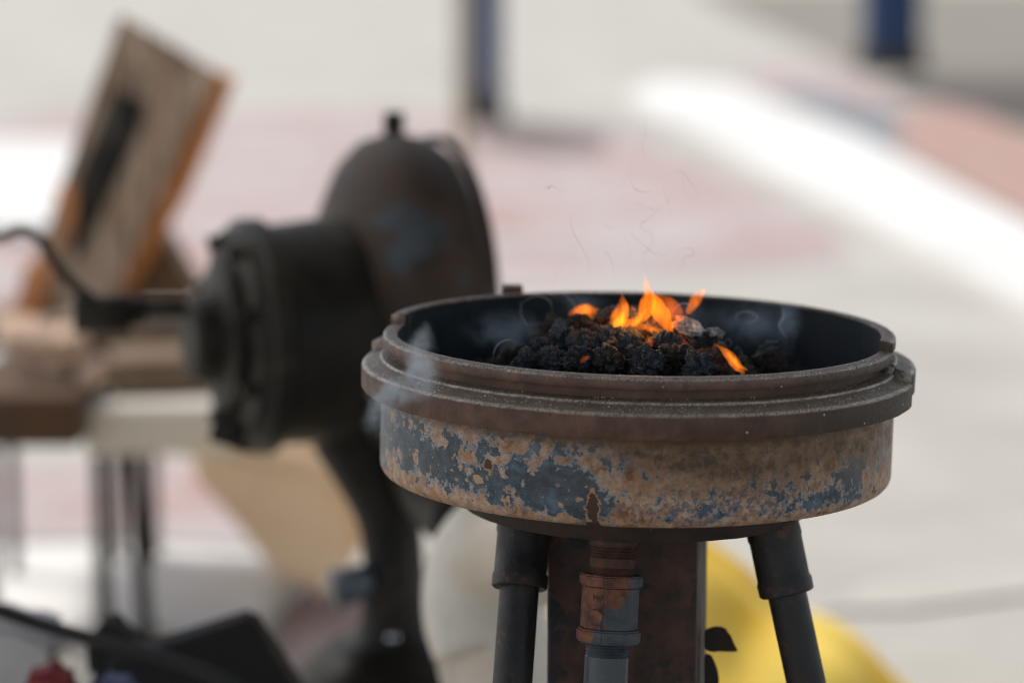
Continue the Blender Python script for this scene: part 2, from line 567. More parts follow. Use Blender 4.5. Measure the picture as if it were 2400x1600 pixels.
def worn(bm, amp, sc):
    for v in bm.verts:
        d = noise.fractal(v.co * sc, 1.0, 2.2, 4) * amp
        r = Vector((v.co.x, v.co.y, 0))
        if r.length > 1e-5:
            v.co += r.normalized() * d
        v.co.z += noise.fractal(v.co * sc + Vector((9, 3, 1)), 1.0, 2.2, 3) * amp * 0.6


def flange_half(a0, a1, dz, n):
    bm = bmesh.new()
    lathe(bm, sec, a0, a1, n, closed=True, matf=lambda j: 1 if j in (0, len(sec) - 1) else 0)
    le = bm.verts.layers.float.new('edge')
    for i, v in enumerate(bm.verts):
        v[le] = SECE[i % len(sec)][2]
    worn(bm, 0.00035, 90)
    bmesh.ops.translate(bm, verts=bm.verts, vec=(0, 0, dz))
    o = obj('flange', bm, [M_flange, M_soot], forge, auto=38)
    o.location = C0
    o.rotation_euler = TILT
    return o


fl = flange_half(168, 343, 0, 420)
fl['label'] = 'front half of the stepped cast flange'
fb = flange_half(-17, 168, LIFT, 360)
fb['label'] = 'raised back half of the stepped cast flange'
# small lug behind the back rim
bm = bmesh.new()
box(bm, (-0.096, 0.188, 0.0075), (0.017, 0.02, 0.008), bev=0.002)
lug = obj('lug', bm, M_flange, fb)

# drum body with painted-in wear fields
NA = 900
prof = [(.1845, -.030), (.1935, -.032), (.1960, -.0345)]
prof += [(.1960, -.0345 - i * (.0985 - .0345) / 44) for i in range(1, 45)]
prof += [(.1957, -.1005), (.1948, -.1028), (.1932, -.1048), (.1905, -.1064), (.1870, -.1073), (.160, -.1076), (.120, -.1076)]
inner = [(.120, -.1000), (.172, -.1000), (.180, -.097), (.1843, -.090), (.1845, -.060)]
nout = len(prof)
bm = bmesh.new()
lathe(bm, prof + inner, 0, 360, NA, closed=True, matf=lambda j: 1 if j >= nout - 1 else 0)
lay = {k: bm.verts.layers.float.new(k) for k in ('blue', 'haze', 'chip', 'pale', 'speck')}


def G(x, z, cx, cz, sx, sz, a=0.0):
    dx, dz = x - cx, z - cz
    ca, sa = math.cos(a), math.sin(a)
    u, v = (dx * ca + dz * sa) / sx, (-dx * sa + dz * ca) / sz
    return math.exp(-(u * u + v * v))


for v in bm.verts:
    x, y, z = v.co
    z = -.0413 + (z + .0413) * (.1145 - .0413) / (.1076 - .0413)
    if y > 0.03: x = -x            # the far side just mirrors the wear
    b = -0.010
    b += 0.13 * G(x, z, -0.192, -0.080, 0.016, 0.05)
    b += 0.15 * G(x, z, -0.150, -0.078, 0.028, 0.014, -0.35)
    b += 0.17 * G(x, z, -0.075, -0.088, 0.040, 0.017, -0.22)
    b += 0.15 * G(x, z, -0.045, -0.096, 0.016, 0.018)
    b += 0.07 * G(x, z, -0.080, -0.054, 0.030, 0.010)
    b += 0.10 * G(x, z, 0.075, -0.098, 0.050, 0.013, 0.1)
    b += 0.15 * G(x, z, 0.160, -0.086, 0.026, 0.020, 0.5)
    b -= 0.18 * G(x, z, -0.130, -0.110, 0.060, 0.010)
    b -= 0.05 * max(0, min(1, (x - 0.0) / .05))
    b += 0.05 * G(x, z, -0.13, -0.062, 0.04, 0.02)
    b -= 0.10 * G(x, z, -0.115, -0.060, 0.030, 0.010)
    b -= 0.08 * G(x, z, 0.010, -0.080, 0.030, 0.030)
    b -= 0.10 * max(0, min(1, (-0.1035 - z) / 0.004))
    v[lay['blue']] = b
    hz = 1.0 * G(x, z, 0.085, -0.060, 0.085, 0.024, 0.10) + 0.8 * G(x, z, 0.020, -0.052, 0.05, 0.014) + 0.7 * G(x, z, 0.17, -0.06, 0.03, 0.02)
    hz += 0.5 * G(x, z, -0.05, -0.046, 0.1, 0.008)
    v[lay['haze']] = min(hz, 0.95)
    c = 0.0
    c += 0.95 * G(x, z, -0.0385, -0.099, 0.0055, 0.0140, 0.08)
    c += 0.70 * G(x, z, -0.112, -0.0735, 0.0050, 0.0060)
    c += 0.50 * G(x, z, 0.025, -0.1125, 0.018, 0.0035)
    c += 0.50 * G(x, z, -0.035, -0.1145, 0.020, 0.0035)
    c += 0.55 * G(x, z, 0.125, -0.1095, 0.012, 0.004)
    c += 0.55 * G(x, z, 0.172, -0.1035, 0.008, 0.006)
    c += 0.50 * G(x, z, 0.036, -0.096, 0.005, 0.003)
    c += 0.50 * G(x, z, -0.022, -0.093, 0.006, 0.003)
    c += 0.40 * G(x, z, -0.150, -0.060, 0.005, 0.004)
    if z < -0.1135: c = max(c, 0.62)
    v[lay['chip']] = c
    v[lay['speck']] = min(1, 1.0 * G(x, z, 0.035, -0.097, 0.055, 0.018) + 0.75 * G(x, z, 0.12, -0.095, 0.04, 0.014) + 0.4 * G(x, z, -0.09, -0.10, 0.05, 0.012))
    v[lay['pale']] = min(1, 0.9 * G(x, z, 0.0, -0.098, 0.07, 0.02) + 0.5 * G(x, z, -0.14, -0.108, 0.04, 0.012))
o = obj('drum_body', bm, [M_body, M_soot], forge, auto=40)
o.location = C0
o.rotation_euler = TILT

# hub plate below
bm = bmesh.new()
lathe(bm, [(0, -.1070), (.138, -.1070), (.1385, -.1100), (.1345, -.1230), (.1340, -.1295), (.1325, -.1312), (.128, -.1316), (0, -.1316)], 0, 360, 240)
worn(bm, 0.0006, 60)
o = obj('hub_plate', bm, M_hub, forge, auto=40)
o.location = C0
o.rotation_euler = TILT
# drum floor
bm = bmesh.new()
lathe(bm, [(0, -.096), (.1835, -.096)], 0, 360, 96)
o = obj('drum_floor', bm, M_soot, forge)
o.location = C0
o.rotation_euler = TILT

# central square post
bm = bmesh.new()
w_ = 0.113
box(bm, (0, 0, -(H - 0.131) / 2), (w_, w_, H - 0.132), bev=0.004)
for k in range(3):
    bmesh.ops.subdivide_edges(bm, edges=[e for e in bm.edges if e.calc_length() > 0.06], cuts=2, use_grid_fill=True)
worn(bm, 0.0005, 35)
o = obj('post', bm, M_post, forge, auto=35)
o.location = (-0.006, -0.010, H - 0.131)
o.rotation_euler = (0, 0, R(-8.5))

# torn scrap hanging from the post's edge
bm = bmesh.new()
d0 = 1.905
outl = [(1618, 1445), (1640, 1437), (1662, 1438), (1672, 1448), (1676, 1462), (1688, 1480), (1697, 1496), (1672, 1492), (1650, 1495), (1634, 1497), (1618, 1490)]
fr_, bk_ = [], []
for x, y in outl:
    fr_.append(bm.verts.new(at(x, y, d0)))
    bk_.append(bm.verts.new(at(x, y, d0 + 0.008)))
bm.faces.new(fr_)
bm.faces.new(bk_[::-1])
for i in range(len(outl)):
    j = (i + 1) % len(outl)
    bm.faces.new([fr_[i], bk_[i], bk_[j], fr_[j]])
bmesh.ops.bevel(bm, geom=list(bm.edges), offset=0.0012, segments=2, affect='EDGES')
obj('bracket', bm, M_hub, forge, smooth=False)
bm = bmesh.new()
outl = [(1618, 1500), (1632, 1500), (1640, 1515), (1648, 1535), (1652, 1560), (1650, 1585), (1640, 1610), (1618, 1610)]
fr_ = [bm.verts.new(at(x, y, d0)) for x, y in outl]
bk_ = [bm.verts.new(at(x, y, d0 + 0.012)) for x, y in outl]
bm.faces.new(fr_)
bm.faces.new(bk_[::-1])
for i in range(len(outl)):
    j = (i + 1) % len(outl)
    bm.faces.new([fr_[i], bk_[i], bk_[j], fr_[j]])
bmesh.ops.bevel(bm, geom=list(bm.edges), offset=0.0012, segments=2, affect='EDGES')
obj('bracket', bm, M_hub, forge, smooth=False)


def threads(r, z0, z1, pitch=0.0021, depth=0.0011):
    out, z = [], z0
    while z > z1:
        out += [(r, z), (r - depth, z - pitch * 0.5)]
        z -= pitch
    return out


# tuyere pipe string in front of the post
dn = 1.812
top = at(1409, 1238, dn)
bot = at(1391, 1568, dn)
ax = (bot - top).normalized()
k_ = pxm(dn)
Mp = frame(top, -ax, Vector((0, 1, 0)))
L = lambda y: -(y - 1238) * k_ / math.cos(R(8.85))
bm = bmesh.new()
r = 52 * k_
prof = [(0, 0.012), (r * 1.06, 0.012), (r * 1.06, L(1250))] + threads(r, L(1251), L(1278)) + [(r, L(1279)), (r, L(1298))] + threads(r, L(1299), L(1320)) + [(0, L(1322))]
lathe(bm, prof, 0, 360, 64)
o = obj('pipe_nipple', bm, M_nip, forge, auto=20)
o.matrix_world = Mp
# coupling: square-flanked body between two banded ends
bm = bmesh.new()
rb, rc = 71 * k_, 66 * k_


def prism(bm, r, z0, z1, n=8, bev=0.001, ph=22.5, sx=1.0):
    vs0 = [bm.verts.new((sx * r * math.cos(R(ph + 360 * i / n)), r * math.sin(R(ph + 360 * i / n)), z0)) for i in range(n)]
    vs1 = [bm.verts.new((v.co.x, v.co.y, z1)) for v in vs0]
    fs = [bm.faces.new(vs0), bm.faces.new(vs1[::-1])]
    for i in range(n):
        fs.append(bm.faces.new([vs0[i], vs1[i], vs1[(i + 1) % n], vs0[(i + 1) % n]]))
    es = {e for f in fs for e in f.edges}
    bmesh.ops.bevel(bm, geom=list(es), offset=bev, segments=3, affect='EDGES')


zc = (L(1317) + L(1470)) / 2
prism(bm, rb * 1.06, L(1317) - zc, L(1343) - zc, 8, 0.0012)
prism(bm, rc * 1.03, L(1341) - zc, L(1442) - zc, 8, 0.0015)
prism(bm, rb * 1.07, L(1440) - zc, L(1471) - zc, 8, 0.0014)
bmesh.ops.rotate(bm, verts=bm.verts, cent=(0, 0, 0), matrix=Matrix.Rotation(R(9), 3, 'Z'))
o = obj('pipe_coupling', bm, M_coup, forge, auto=35)
o.matrix_world = Mp @ Matrix.Translation((0, 0, zc))
# cast letters worn into its face
for i, (u, vv, ch) in enumerate([(-0.0145, -0.011, 'T'), (-0.0145, 0.000, 'Y'), (-0.0145, 0.009, '2')]):
    cu = bpy.data.curves.new('cast_letter', 'FONT')
    cu.body = ch
    cu.size = 0.011
    cu.extrude = 0.0005
    cu.align_x = 'CENTER'
    cu.align_y = 'CENTER'
    cu.materials.append(M_nip)
    t_ = bpy.data.objects.new('cast_letter', cu)
    COL.objects.link(t_)
    dg_ = bpy.context.evaluated_depsgraph_get()
    me_ = bpy.data.meshes.new_from_object(t_.evaluated_get(dg_))
    bpy.data.objects.remove(t_)
    lo = bpy.data.objects.new('cast_letter', me_)
    COL.objects.link(lo)
    lo.parent = o
    # local +Z of the coupling is up the pipe, -Y local faces the camera side
    camdir = (o.matrix_world.inverted() @ cam.location)
    camdir.z = 0
    camdir.normalize()
    face = Matrix.Rotation(R(-12), 3, 'Z') @ camdir
    side = Vector((0, 0, 1)).cross(face)
    Ml = Matrix((Vector((0, 0, 1)) * -1, side, face)).transposed().to_4x4()
    Ml = Matrix((Vector((0, 0, -1)), face.cross(Vector((0, 0, -1))), face)).transposed().to_4x4()
    Ml.translation = face * (rc * 1.0) + side * (-0.005) + Vector((0, 0, vv))
    lo.matrix_local = Ml
bm = bmesh.new()
r = 51 * k_
prof = [(0, L(1465)), (r * .99, L(1465))] + threads(r, L(1470), L(1502)) + [(r, L(1503)), (r, L(1505) - 0.5), (0, L(1505) - 0.5)]
lathe(bm, prof, 0, 360, 64)
o = obj('tuyere_pipe', bm, M_grey, forge, auto=20)
o.matrix_world = Mp


def leg(px0, py0, px1, py1, d, dback, name='leg'):
    a = at(px0, py0, d)
    b = at(px1, py1, d + dback)
    ax = (b - a).normalized()
    t = (a.z - 0.0) / -ax.z
    Lt = t
    M = frame(a, -ax, Vector((0, 1, 0)))
    k = pxm(d)
    r = 45 * k
    bm = bmesh.new()
    lathe(bm, [(0, 0.0), (r, 0.0), (r, -0.06), (r, -0.2), (r, -Lt), (0, -Lt)], 0, 360, 48)
    o = obj(name, bm, M_black, forge, auto=30)
    o.matrix_world = M
    rc = 62 * k
    hl = 140 * k
    bm = bmesh.new()
    lathe(bm, [(r * .9, 0.012), (rc * .93, 0.012), (rc, 0.008), (rc * 1.01, -0.002), (rc * .97, -0.005), (rc * .97, -hl + 0.012), (rc * 1.03, -hl + 0.009), (rc * 1.03, -hl + 0.001), (rc * .98, -hl), (r * .9, -hl)], 0, 360, 48)
    worn(bm, 0.0007, 50)
    c = obj('leg_coupling', bm, M_black, o, auto=40)
    return o


leg(1778, 1225, 1852, 1568, 1.86, 0.0)
leg(1203, 1212, 1177, 1568, 1.86, -0.03)
leg(1470, 1230, 1462, 1568, 1.99, 0.12)

# ------------------------------------------------------------------ coke
def lump_mesh(seed, sub=5, mat=M_coke, squash=(1, 1, 1)):
    bm = bmesh.new()
    bmesh.ops.create_icosphere(bm, subdivisions=sub + 1, radius=1.0)
    o = Vector((seed * 7.31, seed * 3.7, -seed * 5.1))
    for v in bm.verts:
        p = v.co.copy()
        d = 1 + 0.55 * noise.fractal(p * 1.1 + o, 1.0, 2.0, 3)
        d += 0.30 * abs(noise.noise(p * 3.1 + o)) - 0.06
        vd = noise.voronoi(p * 3.3 + o)[0]
        d -= 0.26 * max(0, 0.45 - vd[0])
        vd = noise.voronoi(p * 8.5 + o)[0]
        d -= 0.20 * max(0, 0.36 - vd[0])
        d += 0.10 * (noise.voronoi(p * 2.1 - o)[0][1] - noise.voronoi(p * 2.1 - o)[0][0])
        d += 0.10 * noise.fractal(p * 10 + o, 0.6, 2.1, 4) + 0.07 * noise.noise(p * 17 - o)
        v.co = Vector((p.x * d * squash[0], p.y * d * squash[1], p.z * d * squash[2]))
    me = bpy.data.meshes.new('coke_lump')
    bm.to_mesh(me)
    bm.free()
    me.materials.append(mat)
    me.shade_smooth()
    return me


meshes = [lump_mesh(i + 1, 5, M_coke2 if i % 3 == 1 else M_coke, (1, 1, random.uniform(0.75, 0.95))) for i in range(9)]


def mound(x, y):
    return -0.046 + 0.062 * math.exp(-(x / 0.072) ** 2 - ((y + 0.005) / 0.070) ** 2) + 0.004 * math.exp(-((x + .12) / .03) ** 2)


# breeze bed
bm = bmesh.new()
N_ = 150
gridv = {}
for i in range(N_ + 1):
    for j in range(N_ + 1):
        x, y = (i / N_ - .5) * .37, (j / N_ - .5) * .37
        if math.hypot(x, y) < .1836:
            z = mound(x, y) - 0.001 + 0.010 * noise.fractal(Vector((x, y, 0)) * 60, 1, 2, 5) + 0.004 * noise.fractal(Vector((x, y, 2)) * 240, 1, 2, 3)
            gridv[i, j] = bm.verts.new((x, y, H + z))
for (i, j) in list(gridv):
    q = [gridv.get(k) for k in ((i, j), (i + 1, j), (i + 1, j + 1), (i, j + 1))]
    if all(q): bm.faces.new(q)
tag(obj('coke_breeze', bm, M_bed), 'fine black coke breeze covering the floor of the drum under the lumps', kind='stuff')

placed = []
hand = [  # px, py, depth offset from the drum centre (towards camera negative), radius px
    (1328, 748, -0.012, 27, 1), (1386, 752, -0.010, 27, 1), (1290, 782, -0.03, 30, 0), (1245, 803, -0.035, 27, 0), (1345, 790, -0.045, 30, 0),
    (1445, 762, 0.0, 28, 1), (1500, 768, -0.02, 26, 0), (1405, 785, -0.04, 32, 0), (1455, 800, -0.055, 30, 0), (1520, 800, -0.05, 32, 0),
    (1585, 782, -0.02, 30, 0), (1620, 795, -0.015, 34, 1), (1560, 820, -0.07, 30, 1), (1480, 838, -0.085, 34, 0), (1400, 830, -0.08, 33, 1),
    (1330, 828, -0.07, 28, 0), (1270, 825, -0.06, 26, 0), (1205, 830, -0.06, 22, 0), (1640, 828, -0.05, 32, 1), (1600, 845, -0.09, 30, 0),
    (1765, 812, 0.01, 25, 0), (1742, 838, 0.0, 26, 1), (1785, 842, 0.0, 22, 1), (1545, 785, -0.03, 22, 0), (1175, 812, 0.03, 22, 1), (1240, 770, 0.05, 22, 1), (1272, 752, 0.05, 22, 1)]
GRP = 'coke lumps heaped in the forge drum'
LBL = {0: 'rough blue-black coke lump in the heap inside the drum', 1: 'rough brown-black coke lump in the heap inside the drum'}
for n_, (px, py, dy, rp, br) in enumerate(hand):
    d = 1.9 + dy
    c = at(px, py, d)
    rr = rp * pxm(d)
    cand = [m for i, m in enumerate(meshes) if (i % 3 == 1) == bool(br)]
    o = bpy.data.objects.new('coke_lump', cand[n_ % len(cand)])
    COL.objects.link(o)
    o.location = c
    o.scale = (rr * 1.12, rr * 1.2, rr * 1.02)
    o.rotation_euler = (random.uniform(0, 6), random.uniform(0, 6), random.uniform(0, 6))
    lab = LBL[br]
    if n_ == 20: lab = 'lone round coke lump against the dark wall right of the flames'
    if n_ == 0: lab = 'crumbly coke lump standing highest on the heap below the low left flame'
    tag(o, lab, 'coke', GRP)
    placed.append((c.x, c.y, c.z - H, rr))
tries = 0
while len(placed) < 260 and tries < 9000:
    tries += 1
    x, y = random.uniform(-.125, .080), random.uniform(-.15, .08)
    rad = math.hypot(x, y)
    rr = random.choice((random.uniform(0.0022, 0.005), random.uniform(0.007, 0.0125)))
    z = mound(x, y) + rr * 0.25 - 0.004
    if any((x - p[0]) ** 2 + (y - p[1]) ** 2 + (z - p[2]) ** 2 < (0.48 * (rr + p[3])) ** 2 for p in placed): continue
    if rad + rr > .176: continue
    i = random.randrange(9)
    o = bpy.data.objects.new('coke_lump', meshes[i])
    COL.objects.link(o)
    o.location = (x, y, H + z)
    o.scale = (rr,) * 3
    o.rotation_euler = (random.uniform(0, 6), random.uniform(0, 6), random.uniform(0, 6))
    tag(o, 'small brown-black coke piece lying in the drum' if i % 3 == 1 else 'small blue-black coke piece lying in the drum', 'coke', GRP)
    placed.append((x, y, z, rr))
ash_me = lump_mesh(41, 5, M_ash, (1, 0.8, 0.42))
for n_, (px, py, dy, rp, lab) in enumerate([(1582, 750, -0.028, 36, 'white ashy coke lump behind the heap under the flames'), (1640, 766, -0.022, 27, 'smaller ash-white coke lump right of the main flame')]):
    o = bpy.data.objects.new('ashy_coke_lump', ash_me)
    COL.objects.link(o)
    o.location = at(px, py, 1.9 + dy)
    o.scale = (rp * pxm(1.9),) * 3
    o.rotation_euler = (0.2, 0.3, n_ * 2.0)
    tag(o, lab, 'coke', GRP)

# ------------------------------------------------------------------ flames (glowing gas)
def flame_mat(name, col, strength, noisy=True):
    m = bpy.data.materials.new(name)
    m.use_nodes = True
    t = m.node_tree
    t.nodes.remove(t.nodes['Principled BSDF'])
    e = t.nodes.new('ShaderNodeEmission')
    e.inputs['Color'].default_value = (*col, 1)
    tc = t.nodes.new('ShaderNodeTexCoord')
    mp = t.nodes.new('ShaderNodeMapping')
    mp.inputs['Scale'].default_value = (1, 1, .35)
    nz = t.nodes.new('ShaderNodeTexNoise')
    nz.inputs['Scale'].default_value = 130
    nz.inputs['Detail'].default_value = 2
    mr = t.nodes.new('ShaderNodeMapRange')
    mr.inputs['From Min'].default_value = .3
    mr.inputs['From Max'].default_value = .68
    mr.inputs['To Min'].default_value = strength * .35
    mr.inputs['To Max'].default_value = strength * 1.5
    t.links.new(tc.outputs['Object'], mp.inputs['Vector'])
    t.links.new(mp.outputs[0], nz.inputs['Vector'])
    t.links.new(nz.outputs[0], mr.inputs['Value'])
    t.links.new(mr.outputs[0], e.inputs['Strength'])
    ab = t.nodes.new('ShaderNodeVolumeAbsorption')
    ab.inputs['Color'].default_value = (1.0, 0.55, 0.15, 1)
    ab.inputs['Density'].default_value = strength * 0.7
    ad = t.nodes.new('ShaderNodeAddShader')
    t.links.new(e.outputs[0], ad.inputs[0])
    t.links.new(ab.outputs[0], ad.inputs[1])
    t.links.new(ad.outputs[0], t.nodes['Material Output'].inputs['Volume'])
    return m


F_or = flame_mat('flame_orange', (1.0, 0.215, 0.010), 150)
F_ye = flame_mat('flame_yellow', (1.0, 0.42, 0.035), 200)
F_dim = flame_mat('flame_dim', (1.0, 0.17, 0.015), 60)


def flame(label, dy, strands):
    root = thing('flame', label, 'flame', at(*strands[0][1][0][:2], 1.9 + dy), 'flames licking up from the coke')
    inv = Matrix.Translation(-root.location)
    for mat, pts in strands:
        d = 1.9 + dy
        P = [at(x, y, d) for x, y, r_ in pts]
        n = (len(pts) - 1) * 8
        sp = spline(P, n)
        rs = [p.x for p in spline([(r_, 0, 0) for _, _, r_ in pts], n)]
        rs = [max(0.25, q * 1.35) * pxm(d) for q in rs]
        bm = bmesh.new()
        tube(bm, sp, rs, 20, ry=0.55)
        for v in bm.verts:
            v.co += noise.noise_vector(v.co * 95) * 0.0016 + noise.noise_vector(v.co * 240) * 0.0006
        bm.transform(inv)
        obj('tongue', bm, mat, root)
    return root


flame('tall pointed middle flame rising above the rim', -0.032, [
    (F_or, [(1462, 752, 4), (1470, 735, 9), (1484, 712, 14), (1491, 685, 12), (1487, 660, 7), (1482, 640, 3), (1479, 622, 0.3)]),
    (F_or, [(1540, 775, 1), (1535, 752, 8), (1520, 722, 15), (1503, 695, 13), (1490, 668, 7), (1484, 648, 1)]),
    (F_or, [(1452, 756, 1), (1475, 752, 6), (1500, 756, 6), (1524, 764, 6), (1542, 776, 2)]),
    (F_dim, [(1500, 745, 2), (1508, 720, 9), (1500, 690, 9), (1492, 668, 4)]),
    (F_dim, [(1560, 752, 3), (1556, 728, 12), (1540, 700, 12), (1520, 682, 5), (1508, 668, 0.5)]),
    (F_ye, [(1440, 748, 2), (1455, 745, 5), (1472, 728, 5), (1481, 708, 3), (1484, 690, 0.5)])])
flame('slim flame spike left of the tall middle flame', -0.030, [
    (F_or, [(1392, 764, 1), (1403, 750, 7), (1420, 732, 15), (1430, 708, 12), (1430, 688, 6), (1427, 664, 0.3)]),
    (F_or, [(1402, 752, 2), (1425, 742, 7), (1448, 740, 7), (1466, 730, 5), (1478, 712, 1)]),
    (F_ye, [(1402, 752, 2), (1413, 742, 6), (1424, 732, 7), (1428, 716, 3)])])
flame('low curved flame behind the left end of the heap', 0.03, [
    (F_or, [(1306, 728, 1), (1322, 716, 7), (1346, 712, 9), (1370, 714, 6), (1396, 722, 1)]),
    (F_or, [(1362, 745, 1), (1358, 730, 7), (1350, 716, 7), (1340, 710, 2)])])
flame('flame fragment leaning right near the back rim', 0.04, [
    (F_or, [(1576, 732, 1), (1582, 716, 5), (1590, 700, 8), (1599, 686, 10), (1607, 676, 9), (1616, 667, 4), (1622, 660, .3)])])
flame('flame running down the right end of the heap to the rim', -0.07, [
    (F_or, [(1640, 788, 1), (1656, 803, 4), (1674, 820, 8), (1692, 838, 9), (1702, 850, 7), (1706, 862, 3)]),
    (F_ye, [(1668, 812, 2), (1684, 828, 4), (1704, 842, 4), (1718, 850, 1)])])
flame('small flame lick on the front of the heap', -0.055, [(F_dim, [(1487, 764, 1), (1492, 776, 5), (1496, 790, 5), (1498, 800, 1)])])
flame('thin curved flame streak right of the middle', -0.055, [(F_dim, [(1562, 768, 1), (1568, 780, 3), (1578, 792, 3), (1592, 802, 1)])])
flame('tiny flame lick low on the left of the heap', -0.095, [(F_dim, [(1328, 835, 1), (1338, 826, 4.5), (1348, 819, 4), (1356, 815, 1)])])

fd = bpy.data.lights.new('flame_light', 'POINT')     # the fire's own light
fd.energy = 0.07
fd.color = (1.0, 0.42, 0.12)
fd.shadow_soft_size = 0.02
flo = bpy.data.objects.new('flame_light', fd)
COL.objects.link(flo)
flo.location = at(1470, 715, 1.865)

# ------------------------------------------------------------------ smoke
def smoke_mat(name, dens, col, noisy=None):
    m = bpy.data.materials.new(name)
    m.use_nodes = True
    t = m.node_tree
    t.nodes.remove(t.nodes['Principled BSDF'])
    pv = t.nodes.new('ShaderNodeVolumePrincipled')
    pv.inputs['Color'].default_value = (*col, 1)
    pv.inputs['Density'].default_value = dens
    pv.inputs['Anisotropy'].default_value = 0.2
    if noisy:
        tc = t.nodes.new('ShaderNodeTexCoord')
        nz = t.nodes.new('ShaderNodeTexNoise')
        nz.inputs['Scale'].default_value = noisy
        nz.inputs['Detail'].default_value = 2
        mr = t.nodes.new('ShaderNodeMapRange')
        mr.inputs['From Min'].default_value = 0.42
        mr.inputs['From Max'].default_value = 0.7
        mr.inputs['To Max'].default_value = dens
        t.links.new(tc.outputs['Object'], nz.inputs['Vector'])
        t.links.new(nz.outputs[0], mr.inputs['Value'])
        t.links.new(mr.outputs[0], pv.inputs['Density'])
    t.links.new(pv.outputs[0], t.nodes['Material Output'].inputs['Volume'])
    return m


SM_thin = smoke_mat('smoke_thread', 600, (0.36, 0.29, 0.25))
SM_puff = smoke_mat('smoke_veil', 55, (0.80, 0.86, 0.92), 60)
SM_soft = smoke_mat('smoke_soft', 26, (0.70, 0.80, 0.88))

threads_px = [
    (0.00, [(1355, 655), (1352, 600), (1330, 560), (1312, 520), (1310, 480)], .9),
    (0.00, [(1415, 668), (1410, 620), (1398, 585), (1388, 578), (1392, 600)], .8),
    (0.01, [(1480, 622), (1478, 590), (1500, 545), (1470, 520), (1495, 495), (1540, 455), (1532, 440)], .8),
    (0.01, [(1448, 400), (1455, 430), (1475, 440), (1500, 436)], 1.0),
    (0.02, [(1540, 600), (1565, 572), (1590, 572), (1592, 586), (1572, 590), (1566, 610), (1540, 632)], 1.0),
    (0.00, [(1445, 535), (1465, 550), (1500, 580), (1540, 592)], .8),
    (-.01, [(1250, 425), (1258, 432), (1268, 428), (1290, 440)], 1.2),
    (0.01, [(1480, 240), (1484, 300), (1475, 340), (1488, 370)], .8),
    (0.01, [(1540, 400), (1560, 395), (1575, 405), (1600, 440), (1612, 480)], .8),
    (0.05, [(1200, 690), (1196, 720), (1215, 750), (1250, 770)], 1.2),
    (0.05, [(1290, 672), (1320, 700), (1318, 735)], 1.2),
    (-.03, [(1130, 830), (1140, 795), (1165, 780), (1185, 785)], 1.6),
    (0.05, [(1700, 740), (1690, 725), (1715, 715), (1740, 728), (1720, 742), (1700, 738)], 1.4),
    (0.05, [(1795, 700), (1800, 725), (1790, 750), (1812, 780)], 2.2)]
rs_ = random.Random(5)
for _ in range(16):
    x, y, a, tr = rs_.uniform(1215, 1610), rs_.uniform(330, 610), rs_.uniform(0, 6.3), rs_.uniform(-.9, .9)
    pts = [(x, y)]
    for i in range(rs_.randint(3, 6)):
        a += tr + rs_.uniform(-.5, .5)
        x += math.cos(a) * rs_.uniform(9, 20)
        y += math.sin(a) * rs_.uniform(9, 24)
        pts.append((x, y))
    threads_px.append((rs_.uniform(-.01, .04), pts, rs_.uniform(.35, .7)))
SM_light = smoke_mat('smoke_thread_light', 500, (0.80, 0.88, 0.96))
light_px = threads_px[9:14] + [(0.06, [(1190, 700), (1230, 680), (1262, 690), (1270, 720)], 1.2), (-.02, [(1540, 720), (1560, 700), (1580, 698), (1590, 712)], 1.4), (0.0, [(1660, 790), (1672, 778), (1680, 790), (1668, 800)], 1.0)]
threads_px = threads_px[:9] + threads_px[14:]
bm = bmesh.new()
for dy, pts, r_ in threads_px:
    d = 1.9 + dy
    P = spline([at(x, y, d) + Vector((0, random.uniform(-.006, .006), 0)) for x, y in pts], len(pts) * 10)
    n = len(P)
    tube(bm, P, [pxm(d) * r_ * (0.25 + 0.9 * math.sin(math.pi * i / (n - 1))) for i in range(n)], 8)
tag(obj('smoke', bm, SM_thin), 'thin curling threads of smoke above the flames', kind='stuff')
bm = bmesh.new()
for dy, pts, r_ in light_px:
    d = 1.9 + dy
    P = spline([at(x, y, d) for x, y in pts], len(pts) * 10)
    n = len(P)
    tube(bm, P, [pxm(d) * r_ * (0.25 + 0.9 * math.sin(math.pi * i / (n - 1))) for i in range(n)], 8)
tag(obj('smoke', bm, SM_light), 'thin pale threads of smoke drifting inside the drum', kind='stuff')


def blob(bm, c, s, rot=0):
    M = Matrix.Translation(c) @ Matrix.Rotation(rot, 4, 'Y') @ Matrix.Diagonal((*s, 1))
    bmesh.ops.create_icosphere(bm, subdivisions=4, radius=1, matrix=M)


